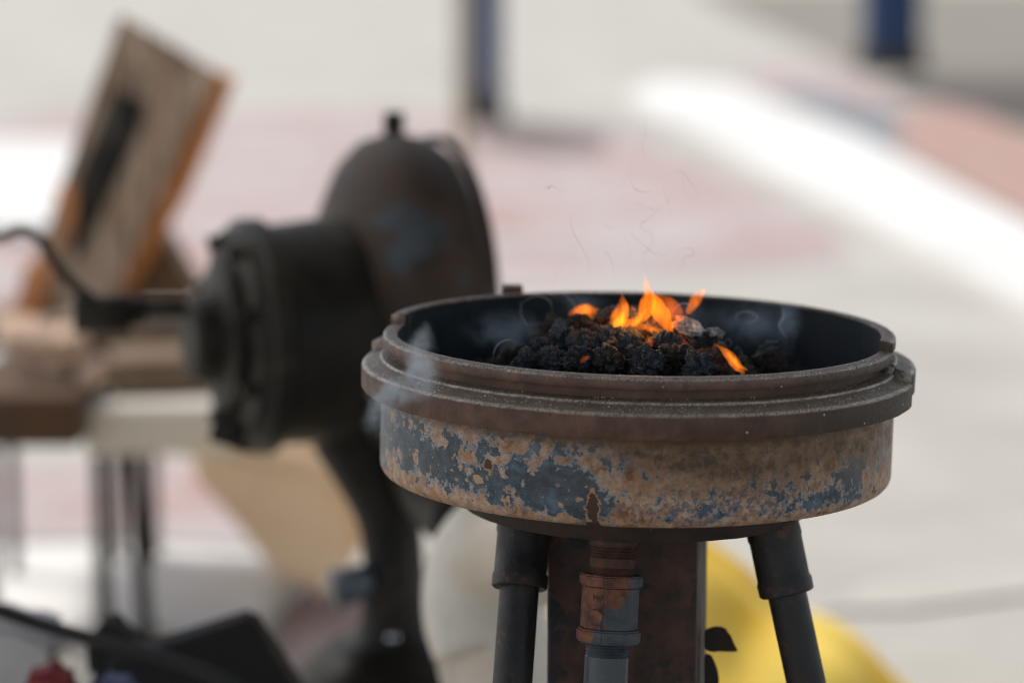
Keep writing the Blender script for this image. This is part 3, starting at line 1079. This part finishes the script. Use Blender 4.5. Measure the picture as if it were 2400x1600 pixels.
def puffs(label, balls, col, noisesc, warp, lo=0.35, hi=0.62):
    """one closed box of air whose density is a row of soft overlapping puffs: (centre, radii xyz, density)"""
    m = bpy.data.materials.new('smoke_veil')
    m.use_nodes = True
    t = m.node_tree
    t.nodes.remove(t.nodes['Principled BSDF'])
    N = t.nodes.new
    K = t.links.new
    pv = N('ShaderNodeVolumePrincipled')
    pv.inputs['Color'].default_value = (*col, 1)
    pv.inputs['Anisotropy'].default_value = 0.3
    tc = N('ShaderNodeTexCoord').outputs['Object']
    nz = N('ShaderNodeTexNoise')
    nz.inputs['Scale'].default_value = noisesc
    nz.inputs['Detail'].default_value = 2
    K(tc, nz.inputs['Vector'])
    sb = N('ShaderNodeVectorMath'); sb.operation = 'SUBTRACT'
    K(nz.outputs['Color'], sb.inputs[0]); sb.inputs[1].default_value = (.5, .5, .5)
    sc = N('ShaderNodeVectorMath'); sc.operation = 'SCALE'
    K(sb.outputs[0], sc.inputs[0]); sc.inputs['Scale'].default_value = warp
    P = N('ShaderNodeVectorMath'); P.operation = 'ADD'
    K(tc, P.inputs[0]); K(sc.outputs[0], P.inputs[1])
    acc = None
    c0 = sum((b[0] for b in balls), Vector()) / len(balls)
    for c, r, dn_ in balls:
        a = N('ShaderNodeVectorMath'); a.operation = 'SUBTRACT'
        K(P.outputs[0], a.inputs[0]); a.inputs[1].default_value = c - c0
        b = N('ShaderNodeVectorMath'); b.operation = 'DIVIDE'
        K(a.outputs[0], b.inputs[0]); b.inputs[1].default_value = r
        l = N('ShaderNodeVectorMath'); l.operation = 'LENGTH'
        K(b.outputs[0], l.inputs[0])
        mr = N('ShaderNodeMapRange'); mr.interpolation_type = 'SMOOTHERSTEP'
        K(l.outputs['Value'], mr.inputs['Value'])
        mr.inputs['From Min'].default_value = 0.0; mr.inputs['From Max'].default_value = 1.0
        mr.inputs['To Min'].default_value = dn_; mr.inputs['To Max'].default_value = 0.0
        if acc is None: acc = mr.outputs[0]
        else:
            ad = N('ShaderNodeMath'); ad.operation = 'ADD'
            K(acc, ad.inputs[0]); K(mr.outputs[0], ad.inputs[1]); acc = ad.outputs[0]
    n2 = N('ShaderNodeTexNoise'); n2.inputs['Scale'].default_value = noisesc * 1.7; n2.inputs['Detail'].default_value = 3
    K(P.outputs[0], n2.inputs['Vector'])
    m2 = N('ShaderNodeMapRange'); m2.interpolation_type = 'SMOOTHSTEP'
    m2.inputs['From Min'].default_value = lo; m2.inputs['From Max'].default_value = hi
    K(n2.outputs[0], m2.inputs['Value'])
    mu = N('ShaderNodeMath'); mu.operation = 'MULTIPLY'
    K(acc, mu.inputs[0]); K(m2.outputs[0], mu.inputs[1])
    K(mu.outputs[0], pv.inputs['Density'])
    K(pv.outputs[0], t.nodes['Material Output'].inputs['Volume'])
    lo_ = Vector((min(b[0][i] - b[1][i] for b in balls) - warp * .5 for i in range(3)))
    hi_ = Vector((max(b[0][i] + b[1][i] for b in balls) + warp * .5 for i in range(3)))
    bm = bmesh.new()
    box(bm, (lo_ + hi_) / 2 - c0, hi_ - lo_)
    o = obj('smoke', bm, m, smooth=False)
    o.location = c0
    return tag(o, label, kind='stuff')


puffs('soft bluish smoke curling over the left side of the rim', [
    (at(975, 770, 1.80), Vector((.010, .02, .014)), 25), (at(968, 810, 1.735), Vector((.014, .02, .020)), 60),
    (at(972, 855, 1.70), Vector((.019, .02, .018)), 85), (at(935, 890, 1.69), Vector((.024, .02, .015)), 75),
    (at(895, 905, 1.685), Vector((.022, .02, .016)), 65), (at(865, 945, 1.69), Vector((.014, .02, .022)), 35)],
    (0.78, 0.86, 0.93), 55, .014)
puffs('faint blue smoke lying inside the drum', [
    (at(1160, 760, 1.93), Vector((.045, .05, .022)), 9), (at(1330, 700, 2.0), Vector((.035, .04, .016)), 8),
    (at(1560, 725, 2.0), Vector((.04, .04, .02)), 9), (at(1730, 740, 1.97), Vector((.05, .05, .026)), 9),
    (at(1815, 740, 1.95), Vector((.012, .03, .03)), 22)],
    (0.62, 0.78, 0.92), 42, .02)

# ------------------------------------------------------------------ hand-crank blower behind
M_blk = mottled('black_greasy_iron', (0.011, 0.010, 0.008), (0.030, 0.025, 0.018), 12, rough=0.55, bump=0.3, c3=(0.042, 0.035, 0.026), t3=0.58, s3=9, spec=0.25)
M_house = mottled('brown_black_housing', (0.026, 0.019, 0.014), (0.080, 0.046, 0.030), 7, rough=0.72, bump=0.3, c3=(0.060, 0.075, 0.086), t3=0.60, s3=11, spec=0.35)
D = 2.95
k = pxm(D)
blower = thing('forge_blower', 'black hand-crank forge blower with round fan housing on a stand behind the drum', 'blower', (0, 0, 0))
th = R(21)
axis = Vector((-math.cos(th), -math.sin(th), 0))     # towards the gear side, left and slightly to the camera
cen = at(919, 680, D)
M = frame(cen, axis)
Rr, t2 = 372 * k, 0.062
bm = bmesh.new()
lathe(bm, [(0, -t2), (Rr * .75, -t2), (Rr * .9, -t2 * .8), (Rr * .97, -t2 * .5), (Rr, -t2 * .1), (Rr, t2 * .2), (Rr * .97, t2 * .55), (Rr * .88, t2 * .85), (Rr * .7, t2 * 1.15), (0, t2 * 1.3)], 0, 360, 96, M)
obj('fan_housing', bm, M_house, blower)
bm = bmesh.new()
top = at(905, 305, D)
box(bm, top + Vector((0, 0, 0.0)), (0.024, 0.024, 0.05), bev=0.003)
obj('oil_cap', bm, M_blk, blower)
# gear case
gc = at(730, 760, D - 0.05)
Mg = frame(gc, axis)
bm = bmesh.new()
rg = 268 * k * .98
lathe(bm, [(0, -0.09), (rg * .8, -0.09), (rg * .93, -0.075), (rg * .95, 0.0), (rg * .93, 0.062), (rg * 1.0, 0.066), (rg * 1.0, 0.086), (rg * .94, 0.092), (rg * .90, 0.104), (rg * .72, 0.108), (0, 0.109)], 0, 360, 80, Mg)
for v in bm.verts:
    v.co += noise.noise_vector(v.co * 9) * 0.006
obj('gear_case', bm, M_blk, blower, auto=30)
bm = bmesh.new()
lathe(bm, [(0, 0.10), (rg * .66, 0.10), (rg * .64, 0.120), (rg * .40, 0.126), (rg * .36, 0.150), (rg * .30, 0.155), (0, 0.156)], 0, 360, 60, Mg @ Matrix.Translation((0, 0.0, 0)))
obj('case_cover', bm, M_blk, blower, auto=30)
for a_ in range(8):
    bm = bmesh.new()
    q_ = R(a_ * 45 + 20)
    lathe(bm, [(0, 0.120), (.0085, 0.120), (.0085, 0.104), (0, 0.104)], 0, 360, 6, Mg @ Matrix.Translation((rg * .82 * math.cos(q_), rg * .82 * math.sin(q_), 0)))
    obj('bolt', bm, M_blk, blower, smooth=False)
for t_ in (-.050,):
    bm = bmesh.new()
    lathe(bm, [(Rr * .94, t_ - .006), (Rr * .985, t_ - .006), (Rr * .985, t_ + .004), (Rr * .94, t_ + .004)], 0, 360, 96, M, closed=True)
    obj('housing_seam', bm, M_house, blower, auto=30)
for c_, s_, r_ in ((at(548, 560, D - .05), (0.022, 0.03, 0.03), (0, 25, 0)), (at(490, 790, D - .08), (0.035, 0.06, 0.05), (0, 0, 0)), (at(560, 930, D - .06), (0.05, 0.08, 0.09), (0, 20, 0))):
    bm = bmesh.new()
    box(bm, c_, s_, bev=0.005, rot=r_)
    obj('case_lug', bm, M_blk, blower)
# crank
bm = bmesh.new()
tube(bm, [at(520, 708, D - .07), at(400, 706, D - .09), at(290, 706, D - .10)], 21 * k * .95, 20)
tube(bm, [at(330, 710, D - .10), at(300, 712, D - .10)], 34 * k, 20)
tube(bm, [at(300, 720, D - .10), at(170, 722, D - .11)], [44 * k, 40 * k], 24)
obj('crank_shaft', bm, M_blk, blower)
bm = bmesh.new()
P = spline([at(250, 712, D - .11), at(175, 660, D - .12), at(120, 595, D - .12), at(88, 545, D - .12), at(45, 528, D - .12), at(0, 545, D - .12), at(-60, 540, D - .12)], 40)
tube(bm, P, 13 * k, 14, ry=.7)
obj('crank_handle', bm, M_blk, blower)
bm = bmesh.new()
tube(bm, spline([at(900, 960, D), at(960, 1060, D - .02), at(1010, 1140, D - .12), at(1080, 1200, D - .28)], 20), [95 * k, 90 * k, 84 * k] + [78 * k] * 18, 28)
obj('outlet', bm, M_blk, blower)
# stand: neck, column, feet
bm = bmesh.new()
base = gnd(900, 1568)
colx = at(905, 1400, D)
zc_ = colx.z
tube(bm, spline([at(800, 980, D), at(850, 1080, D), at(890, 1180, D), at(905, 1300, D), at(905, 1420, D), at(900, 1520, D)], 30),
     [q.x * k for q in spline([(95, 0, 0), (84, 0, 0), (74, 0, 0), (70, 0, 0), (78, 0, 0), (100, 0, 0)], 30)], 24)
obj('stand_column', bm, M_blk, blower)
bm = bmesh.new()
hubp = at(880, 1560, D)
lathe(bm, [(0, .055), (.06, .052), (.085, .035), (.098, .025), (.112, .0), (.115, -.03), (.095, -.06), (0, -.06)], 0, 360, 40, Matrix.Translation(hubp))
for v in bm.verts:
    v.co += noise.noise_vector(v.co * 14) * 0.012
obj('stand_hub', bm, M_blk, blower)
for a in (200, 320, 80):
    bm = bmesh.new()
    f_ = Vector((hubp.x + .30 * math.cos(R(a)), hubp.y + .30 * math.sin(R(a)), 0.0))
    tube(bm, [hubp, hubp.lerp(f_, .5) + Vector((0, 0, .03)), f_], .018, 12)
    obj('leg', bm, M_blk, blower)
bm = bmesh.new()
tube(bm, [at(850, 1330, D - .02), at(765, 1352, D - .03)], [38 * k, 46 * k], 20)
M_blueg = mottled('blue_grey_metal', (0.08, 0.10, 0.12), (0.14, 0.17, 0.20), 20, rough=0.35)
obj('clamp_knob', bm, M_blueg, blower)
M_chrome = mottled('bright_steel', (0.45, 0.47, 0.50), (0.6, 0.62, 0.65), 20, rough=0.15, metal=1.0)
for x, y in ((902, 1465), (880, 1505)):
    bm = bmesh.new()
    bmesh.ops.create_icosphere(bm, subdivisions=3, radius=.007, matrix=Matrix.Translation(at(x, y, D - .17 if y < 1000 else D - .06)))
    obj('bolt', bm, M_chrome, blower)

# flexible duct
def make_duct_mat():
    q = NM('silver_beige_duct')
    n1 = q.noise(14, 4, 0.6)
    c = q.mix(q.ramp(n1, 0.35, 0.65), (0.84, 0.72, 0.58), (0.90, 0.85, 0.75))
    return q.fin(c, 0.35, 0.0)


Dd = 2.55
k = pxm(Dd)
P = spline([at(1330, 1200, 2.3), at(1235, 1235, 2.42), at(1135, 1290, 2.50), at(1115, 1400, 2.55), at(1150, 1520, 2.55), at(1185, 1680, 2.50), at(1190, 1900, 2.45)], 260)
rs = [(140 + (5 if i % 4 < 2 else -3)) * k for i in range(len(P))]
bm = bmesh.new()
tube(bm, P, rs, 40, up=Vector((0.2, 1, 0.1)))
tag(obj('flexible_duct', bm, make_duct_mat()), 'pale ribbed flexible air duct bending down behind the left pipe leg', 'duct')

# ------------------------------------------------------------------ yellow tarp mound
q = NM('yellow_tarp')
n1 = q.noise(5, 4, 0.5)
M_yel = q.fin(q.mix(q.ramp(n1, 0.3, 0.7), (0.96, 0.56, 0.030), (0.97, 0.72, 0.14)), 0.6)
Dy = 3.55
k = pxm(Dy)
bm = bmesh.new()
bmesh.ops.create_icosphere(bm, subdivisions=5, radius=1)
pk = at(1490, 1190, Dy)
for v in bm.verts:
    p = v.co.copy()
    t = max(0, min(1, 0.5 - p.z * .5))
    s = 0.03 + 0.50 * t ** 1.0
    ang = math.atan2(p.y, p.x)
    rr = s * (1 + 0.06 * math.sin(5 * ang) + 0.05 * math.sin(9 * ang + 1)) * math.hypot(p.x, p.y) ** .35
    v.co = Vector((pk.x + rr * math.cos(ang) * 1.05, pk.y + rr * math.sin(ang) * .7, pk.z * (1 - t)))
    v.co += noise.noise_vector(v.co * 6) * 0.03
    v.co.z = max(v.co.z, 0.0)
tag(obj('yellow_tarp', bm, M_yel), 'bright yellow tarp mounded on the ground behind the forge post', 'tarp')

# ------------------------------------------------------------------ tan sack
q = NM('tan_canvas')
n1 = q.noise(6, 5, 0.6)
M_tan = q.fin(q.mix(q.ramp(n1, 0.3, 0.7), (0.78, 0.57, 0.39), (0.84, 0.66, 0.48)), 0.8)
q = NM('sun_glow_canvas')
M_amb = q.fin((0.92, 0.62, 0.17), 0.6)
Ds = 4.45


def slab(name, outl, d, thick, mat, parent=None, bev=0.02, seg=3, tiltf=None, smooth=True):
    bm = bmesh.new()
    f0 = [at(x, y, d + (tiltf(x, y) if tiltf else 0)) for x, y in outl]
    A = [bm.verts.new(p) for p in f0]
    B = [bm.verts.new(p + Vector((0, thick, 0))) for p in f0]
    bm.faces.new(A)
    bm.faces.new(B[::-1])
    for i in range(len(A)):
        j = (i + 1) % len(A)
        bm.faces.new([A[i], B[i], B[j], A[j]])
    bmesh.ops.bevel(bm, geom=list(bm.edges), offset=bev, segments=seg, affect='EDGES')
    return obj(name, bm, mat, parent, smooth=smooth, auto=50)


sack = thing('canvas_sack', 'tan canvas sack slumped on the paving left of the blower stand', 'sack', (0, 0, 0))
slab('sack_body', [(440, 985), (600, 985), (770, 1015), (830, 1090), (858, 1160), (850, 1240), (800, 1310), (755, 1375), (690, 1372), (640, 1325), (550, 1210), (455, 1100), (400, 1010)], Ds, .28, M_tan, sack, .035, 5)
slab('sack_glow_edge', [(738, 1005), (810, 1040), (858, 1110), (880, 1170), (870, 1240), (830, 1180), (785, 1110)], Ds - .03, .10, M_amb, sack, .02, 4)  # sun glowing through the sack's edge, painted as an amber piece

# ------------------------------------------------------------------ white bench with things on it
M_wp = mottled('dirty_white_paint', (0.56, 0.52, 0.455), (0.64, 0.60, 0.54), 4, rough=0.7, bump=0.1)
M_dkw = mottled('dark_brown_wood', (0.045, 0.026, 0.014), (0.085, 0.042, 0.020), 6, rough=0.8)
Dt = 4.2
k = pxm(Dt)
bench = thing('bench', 'small bench with a thick whitish top on two slim dark legs', 'bench', (0, 0, 0))
pl, pr = at(190, 1040, Dt), at(548, 1040, Dt)
ztop, zbot = at(300, 925, Dt).z, at(300, 1050, Dt).z
bm = bmesh.new()
box(bm, ((pl.x + pr.x) / 2, pl.y + .14, (ztop + zbot) / 2), (pr.x - pl.x, .28, ztop - zbot), bev=.02)
obj('bench_top', bm, M_wp, bench, auto=50)
for x0, x1 in ((228, 240), (305, 335)):
    bm = bmesh.new()
    a_, b_ = at(x0, 1030, Dt + .03), at(x1, 1450, Dt + .03)
    b_ = a_ + (b_ - a_) * (a_.z / (a_.z - b_.z))
    tube(bm, [a_, b_], 19 * k, 14)
    obj('leg', bm, M_blk, bench)
for x0, x1 in ((400, 400), (520, 520)):
    a_ = at(x0, 1000, Dt + .5)
zt_ = ztop
# brown crate left of it
cx0, cx1 = at(-120, 1000, Dt - .1).x, at(182, 1000, Dt - .1).x
crz = at(0, 905, Dt - .1).z
bm = bmesh.new()
box(bm, ((cx0 + cx1) / 2, at(0, 1000, Dt - .1).y + .25, (crz + at(0, 1030, Dt - .1).z) / 2), (cx1 - cx0, .5, crz - at(0, 1030, Dt - .1).z), bev=.012)
crate = thing('side_table', 'dark brown wooden table at the left edge beside the white bench top', 'table', (0, 0, 0))
obj('table_top', bm, M_dkw, crate, auto=50)
for x, dy_ in ((-45, .02), (-110, .44), (-110, .02)):
    a_ = at(x, 1020, Dt - .1) + Vector((0, dy_ + .03, 0))
    bm = bmesh.new()
    tube(bm, [a_, Vector((a_.x, a_.y, 0))], .011, 12)
    obj('leg', bm, M_blk, crate)
# brown plank on the bench
M_brn = mottled('brown_box_wood', (0.13, 0.085, 0.052), (0.20, 0.145, 0.10), 8, rough=0.8)
bm = bmesh.new()
pb = at(385, 800, Dt + .13)
box(bm, (pb.x, pb.y, ztop + .033), (.20, .16, .066), bev=.006, rot=(0, 0, 12))
tag(obj('wooden_block', bm, M_brn, auto=50), 'brown wooden block lying on the whitish bench top', 'block')
# gloves
M_glove = mottled('tan_leather', (0.44, 0.30, 0.215), (0.56, 0.41, 0.31), 10, rough=0.8, bump=0.5)
glove = bmesh.new()
for (x, y, sx, sz, rt) in ((95, 800, 80, 62, .5), (60, 770, 70, 40, .1), (120, 845, 48, 40, .2), (215, 855, 34, 34, 0), (160, 790, 50, 40, .7)):
    blob(glove, at(x, y, Dt + .05), (sx * k, .05, sz * k), rt)
for v in glove.verts:
    v.co += noise.noise_vector(v.co * 14) * 0.012
tag(obj('leather_glove', glove, M_glove), 'crumpled tan leather glove lying on the dark brown table', 'glove')
# leaning weathered box
M_wd = NM('weathered_grey_wood')
n1 = M_wd.noise(5, 6, 0.6, M_wd.coord('Object', (4, 1, 0.8)))
c_ = M_wd.mix(M_wd.ramp(n1, 0.35, 0.65), (0.26, 0.165, 0.105), (0.56, 0.43, 0.32))
n2 = M_wd.noise(9, 6, 0.65, M_wd.coord('Object', (5, 1, 0.7), (0, R(28), 0)))
c_ = M_wd.mix(M_wd.ramp(n2, 0.50, 0.60, 0, 0.8), c_, (0.10, 0.062, 0.042))
M_wd = M_wd.fin(c_, 0.8)
M_org = mottled('orange_stained_wood', (0.42, 0.14, 0.025), (0.52, 0.20, 0.04), 8, rough=0.6)
M_rstp = mottled('orange_rust_patch', (0.52, 0.19, 0.06), (0.62, 0.29, 0.12), 12, rough=0.7)
Dw = 4.55
k = pxm(Dw)
wb = thing('weathered_box', 'tall weathered wooden box with a dark slot and orange side tilting to the right', 'box', (0, 0, 0))
slab('front_board', [(275, 35), (500, 168), (262, 690), (30, 745), (120, 480)], Dw, .03, [M_wd], wb, .004, 2)
slab('side_board', [(492, 166), (530, 186), (430, 430), (306, 665), (258, 690)], Dw + .01, .10, M_org, wb, .003, 2)
slab('slot', [(258, 205), (332, 232), (318, 310), (222, 520), (165, 600), (158, 450)], Dw - .004, .02, M_blk, wb, .002, 1)
slab('rust_patch', [(120, 435), (175, 425), (172, 520), (120, 590), (150, 500)], Dw - .006, .02, M_rstp, wb, .003, 1)
slab('foot_block', [(60, 600), (118, 620), (100, 700), (75, 740), (25, 730), (35, 690)], Dw - .02, .06, M_rstp, wb, .006, 2)
slab('wedge', [(360, 520), (385, 560), (445, 660), (440, 690), (262, 690)], Dw + .05, .12, mottled('brown_wedge', (0.12, 0.065, 0.025), (0.17, 0.095, 0.04), 8), wb, .004, 2)
# shelf carrying it
bm = bmesh.new()
ps = at(230, 700, Dw)
box(bm, (ps.x, ps.y + .10, at(230, 745, Dw).z - .02 + .0), (.50, .30, .04), bev=.005)
stand2 = thing('rack', 'dark metal rack carrying the weathered tilting box', 'rack', (0, 0, 0))
obj('shelf', bm, M_brn, stand2, auto=50)
for sx in (at(238, 700, Dw).x - ps.x, at(318, 700, Dw).x - ps.x):
    bm = bmesh.new()
    tube(bm, [Vector((ps.x + sx, ps.y + .12, at(230, 745, Dw).z - .03)), Vector((ps.x + sx, ps.y + .12, 0))], .012, 12)
    obj('leg', bm, M_blk, stand2)

# ------------------------------------------------------------------ low left foreground clutter
M_bag = mottled('black_canvas', (0.008, 0.008, 0.008), (0.014, 0.014, 0.013), 10, rough=0.85, bump=0.3)
Db = 2.45
k = pxm(Db)
bag = thing('tool_bag', 'black tool bag with a peaked top standing at the lower left', 'bag', (0, 0, 0))
slab('bag_body', [(250, 1512), (350, 1489), (574, 1420), (632, 1510), (800, 1760), (830, 2450), (120, 2450), (120, 1700)], Db, .05, M_bag, bag, .006, 3)
slab('bag_strap', [(195, 1478), (243, 1420), (262, 1440), (330, 1500), (330, 1560), (200, 1560)], Db + .03, .05, M_bag, bag, .006, 3)
bm = bmesh.new()
tube(bm, spline([at(-60, 1380, Db - .02), at(90, 1432, Db - .03), at(250, 1478, Db - .06), at(420, 1525, Db - .09), at(560, 1590, Db - .12), at(700, 1720, Db - .14)], 30), 17 * k, 14)
bx = mottled('dark_iron_bar', (0.020, 0.020, 0.019), (0.04, 0.038, 0.036), 12, rough=0.7, spec=0.2)
tag(obj('iron_bar', bm, bx), 'dark iron bar lying slanted across the black tool bag', 'bar')
M_pl = mottled('pale_plastic', (0.42, 0.41, 0.41), (0.52, 0.51, 0.51), 6, rough=0.5)
slabo = slab('plastic_tub', [(-300, 1410), (40, 1418), (160, 1465), (150, 1530), (70, 1590), (60, 2300), (-300, 2300)], Db + .08, .08, M_pl, None, .02, 4)
tag(slabo, 'pale grey plastic tub cut off by the lower left corner', 'tub')
M_redc = mottled('red_cloth', (0.16, 0.012, 0.014), (0.25, 0.03, 0.03), 60, rough=0.8)
slabo = slab('red_rag', [(40, 1575), (85, 1545), (140, 1543), (165, 1580), (160, 1640), (20, 1640)], Db - .16, .05, M_redc, None, .01, 3)
for v in slabo.data.vertices: v.co += noise.noise_vector(v.co * 30) * .006
tag(slabo, 'dark red rag stuffed beside the black bag at the bottom edge', 'rag')
M_bluec = mottled('blue_cloth', (0.06, 0.075, 0.16), (0.09, 0.10, 0.19), 30, rough=0.8)
slabo = slab('blue_rag', [(195, 1590), (210, 1568), (260, 1564), (310, 1585), (330, 1640), (190, 1640)], Db - .16, .05, M_bluec, None, .01, 3)
tag(slabo, 'small dusty blue rag poking up beside the red rag', 'rag')

# ------------------------------------------------------------------ far posts
M_tanp = mottled('tan_post_paint', (0.36, 0.29, 0.20), (0.40, 0.33, 0.235), 4, rough=0.7)
M_bluep = mottled('navy_paint', (0.001, 0.024, 0.085), (0.001, 0.028, 0.100), 4, rough=0.5)
M_dkb = mottled('dark_shoe', (0.02, 0.02, 0.022), (0.03, 0.03, 0.03), 4, rough=0.6)


def postat(name, px, py, wpx, hgt, mat, label, basemat=None, bw=1.6):
    g = gnd(px, py)
    d = (CM.inverted() @ g).z * -1
    r_ = wpx * pxm(d) / 2
    root = thing(name, label, 'post', g)
    bm = bmesh.new()
    lathe(bm, [(0, 0.0), (r_, 0), (r_, hgt), (r_ * .9, hgt + .02), (0, hgt + .02)], 0, 360, 24)
    obj('shaft', bm, mat, root, auto=40)
    if basemat:
        bm = bmesh.new()
        lathe(bm, [(0, 0.0), (r_ * bw, 0), (r_ * bw, .04), (r_ * 1.15, .16), (r_ * 1.12, hgt * .09), (r_ * 1.02, hgt * .09)], 0, 360, 24)
        obj('base', bm, basemat, root, auto=40)
    return root


postat('tan_post', 1062, 560, 34, 2.4, M_tanp, 'slim tan post standing behind the blower housing')
postat('blue_post', 1118, 285, 72, 2.6, M_bluep, 'navy blue post with a dark base on the far paving, beside the tan post', M_dkb, 1.3)
postat('blue_post', 2045, 165, 140, 2.8, M_bluep, 'wide navy blue post at the top right beyond the white kerb', M_dkb, 1.15)

# ------------------------------------------------------------------ canopy added above the frame, unseen, to shade the forge
added_canopy = thing('added_canopy', 'unseen open-sided canopy added above the frame to shade the forge and blower', 'added_canopy', (0, -0.6, 0))
M_can = mottled('added_canopy_cloth', (0.22, 0.20, 0.17), (0.28, 0.26, 0.22), 2, rough=0.9)
x0, x1, y0, y1, zr = -2.3, 2.3, -3.4, 1.5, 2.35
bm = bmesh.new()
E = [(x0, y0), (x1, y0), (x1, y1), (x0, y1)]
for zz, inv in ((0.0, False), (0.02, True)):
    vs = [bm.verts.new((x, y, zr + zz)) for x, y in E]
    ap = bm.verts.new((0, (y0 + y1) / 2, zr + .9 + zz))
    for i in range(4):
        bm.faces.new([vs[i], vs[(i + 1) % 4], ap])
    if not inv: first = vs
    else:
        for i in range(4):
            bm.faces.new([first[i], first[(i + 1) % 4], vs[(i + 1) % 4], vs[i]])
obj('added_canopy_roof', bm, M_can, added_canopy, smooth=False, loc=(0, 0.6, 0))
for x, y in E:
    bm = bmesh.new()
    tube(bm, [Vector((x, y, 0)), Vector((x, y, zr))], .02, 12)
    obj('added_canopy_pole', bm, M_grey, added_canopy, loc=(0, 0.6, 0))
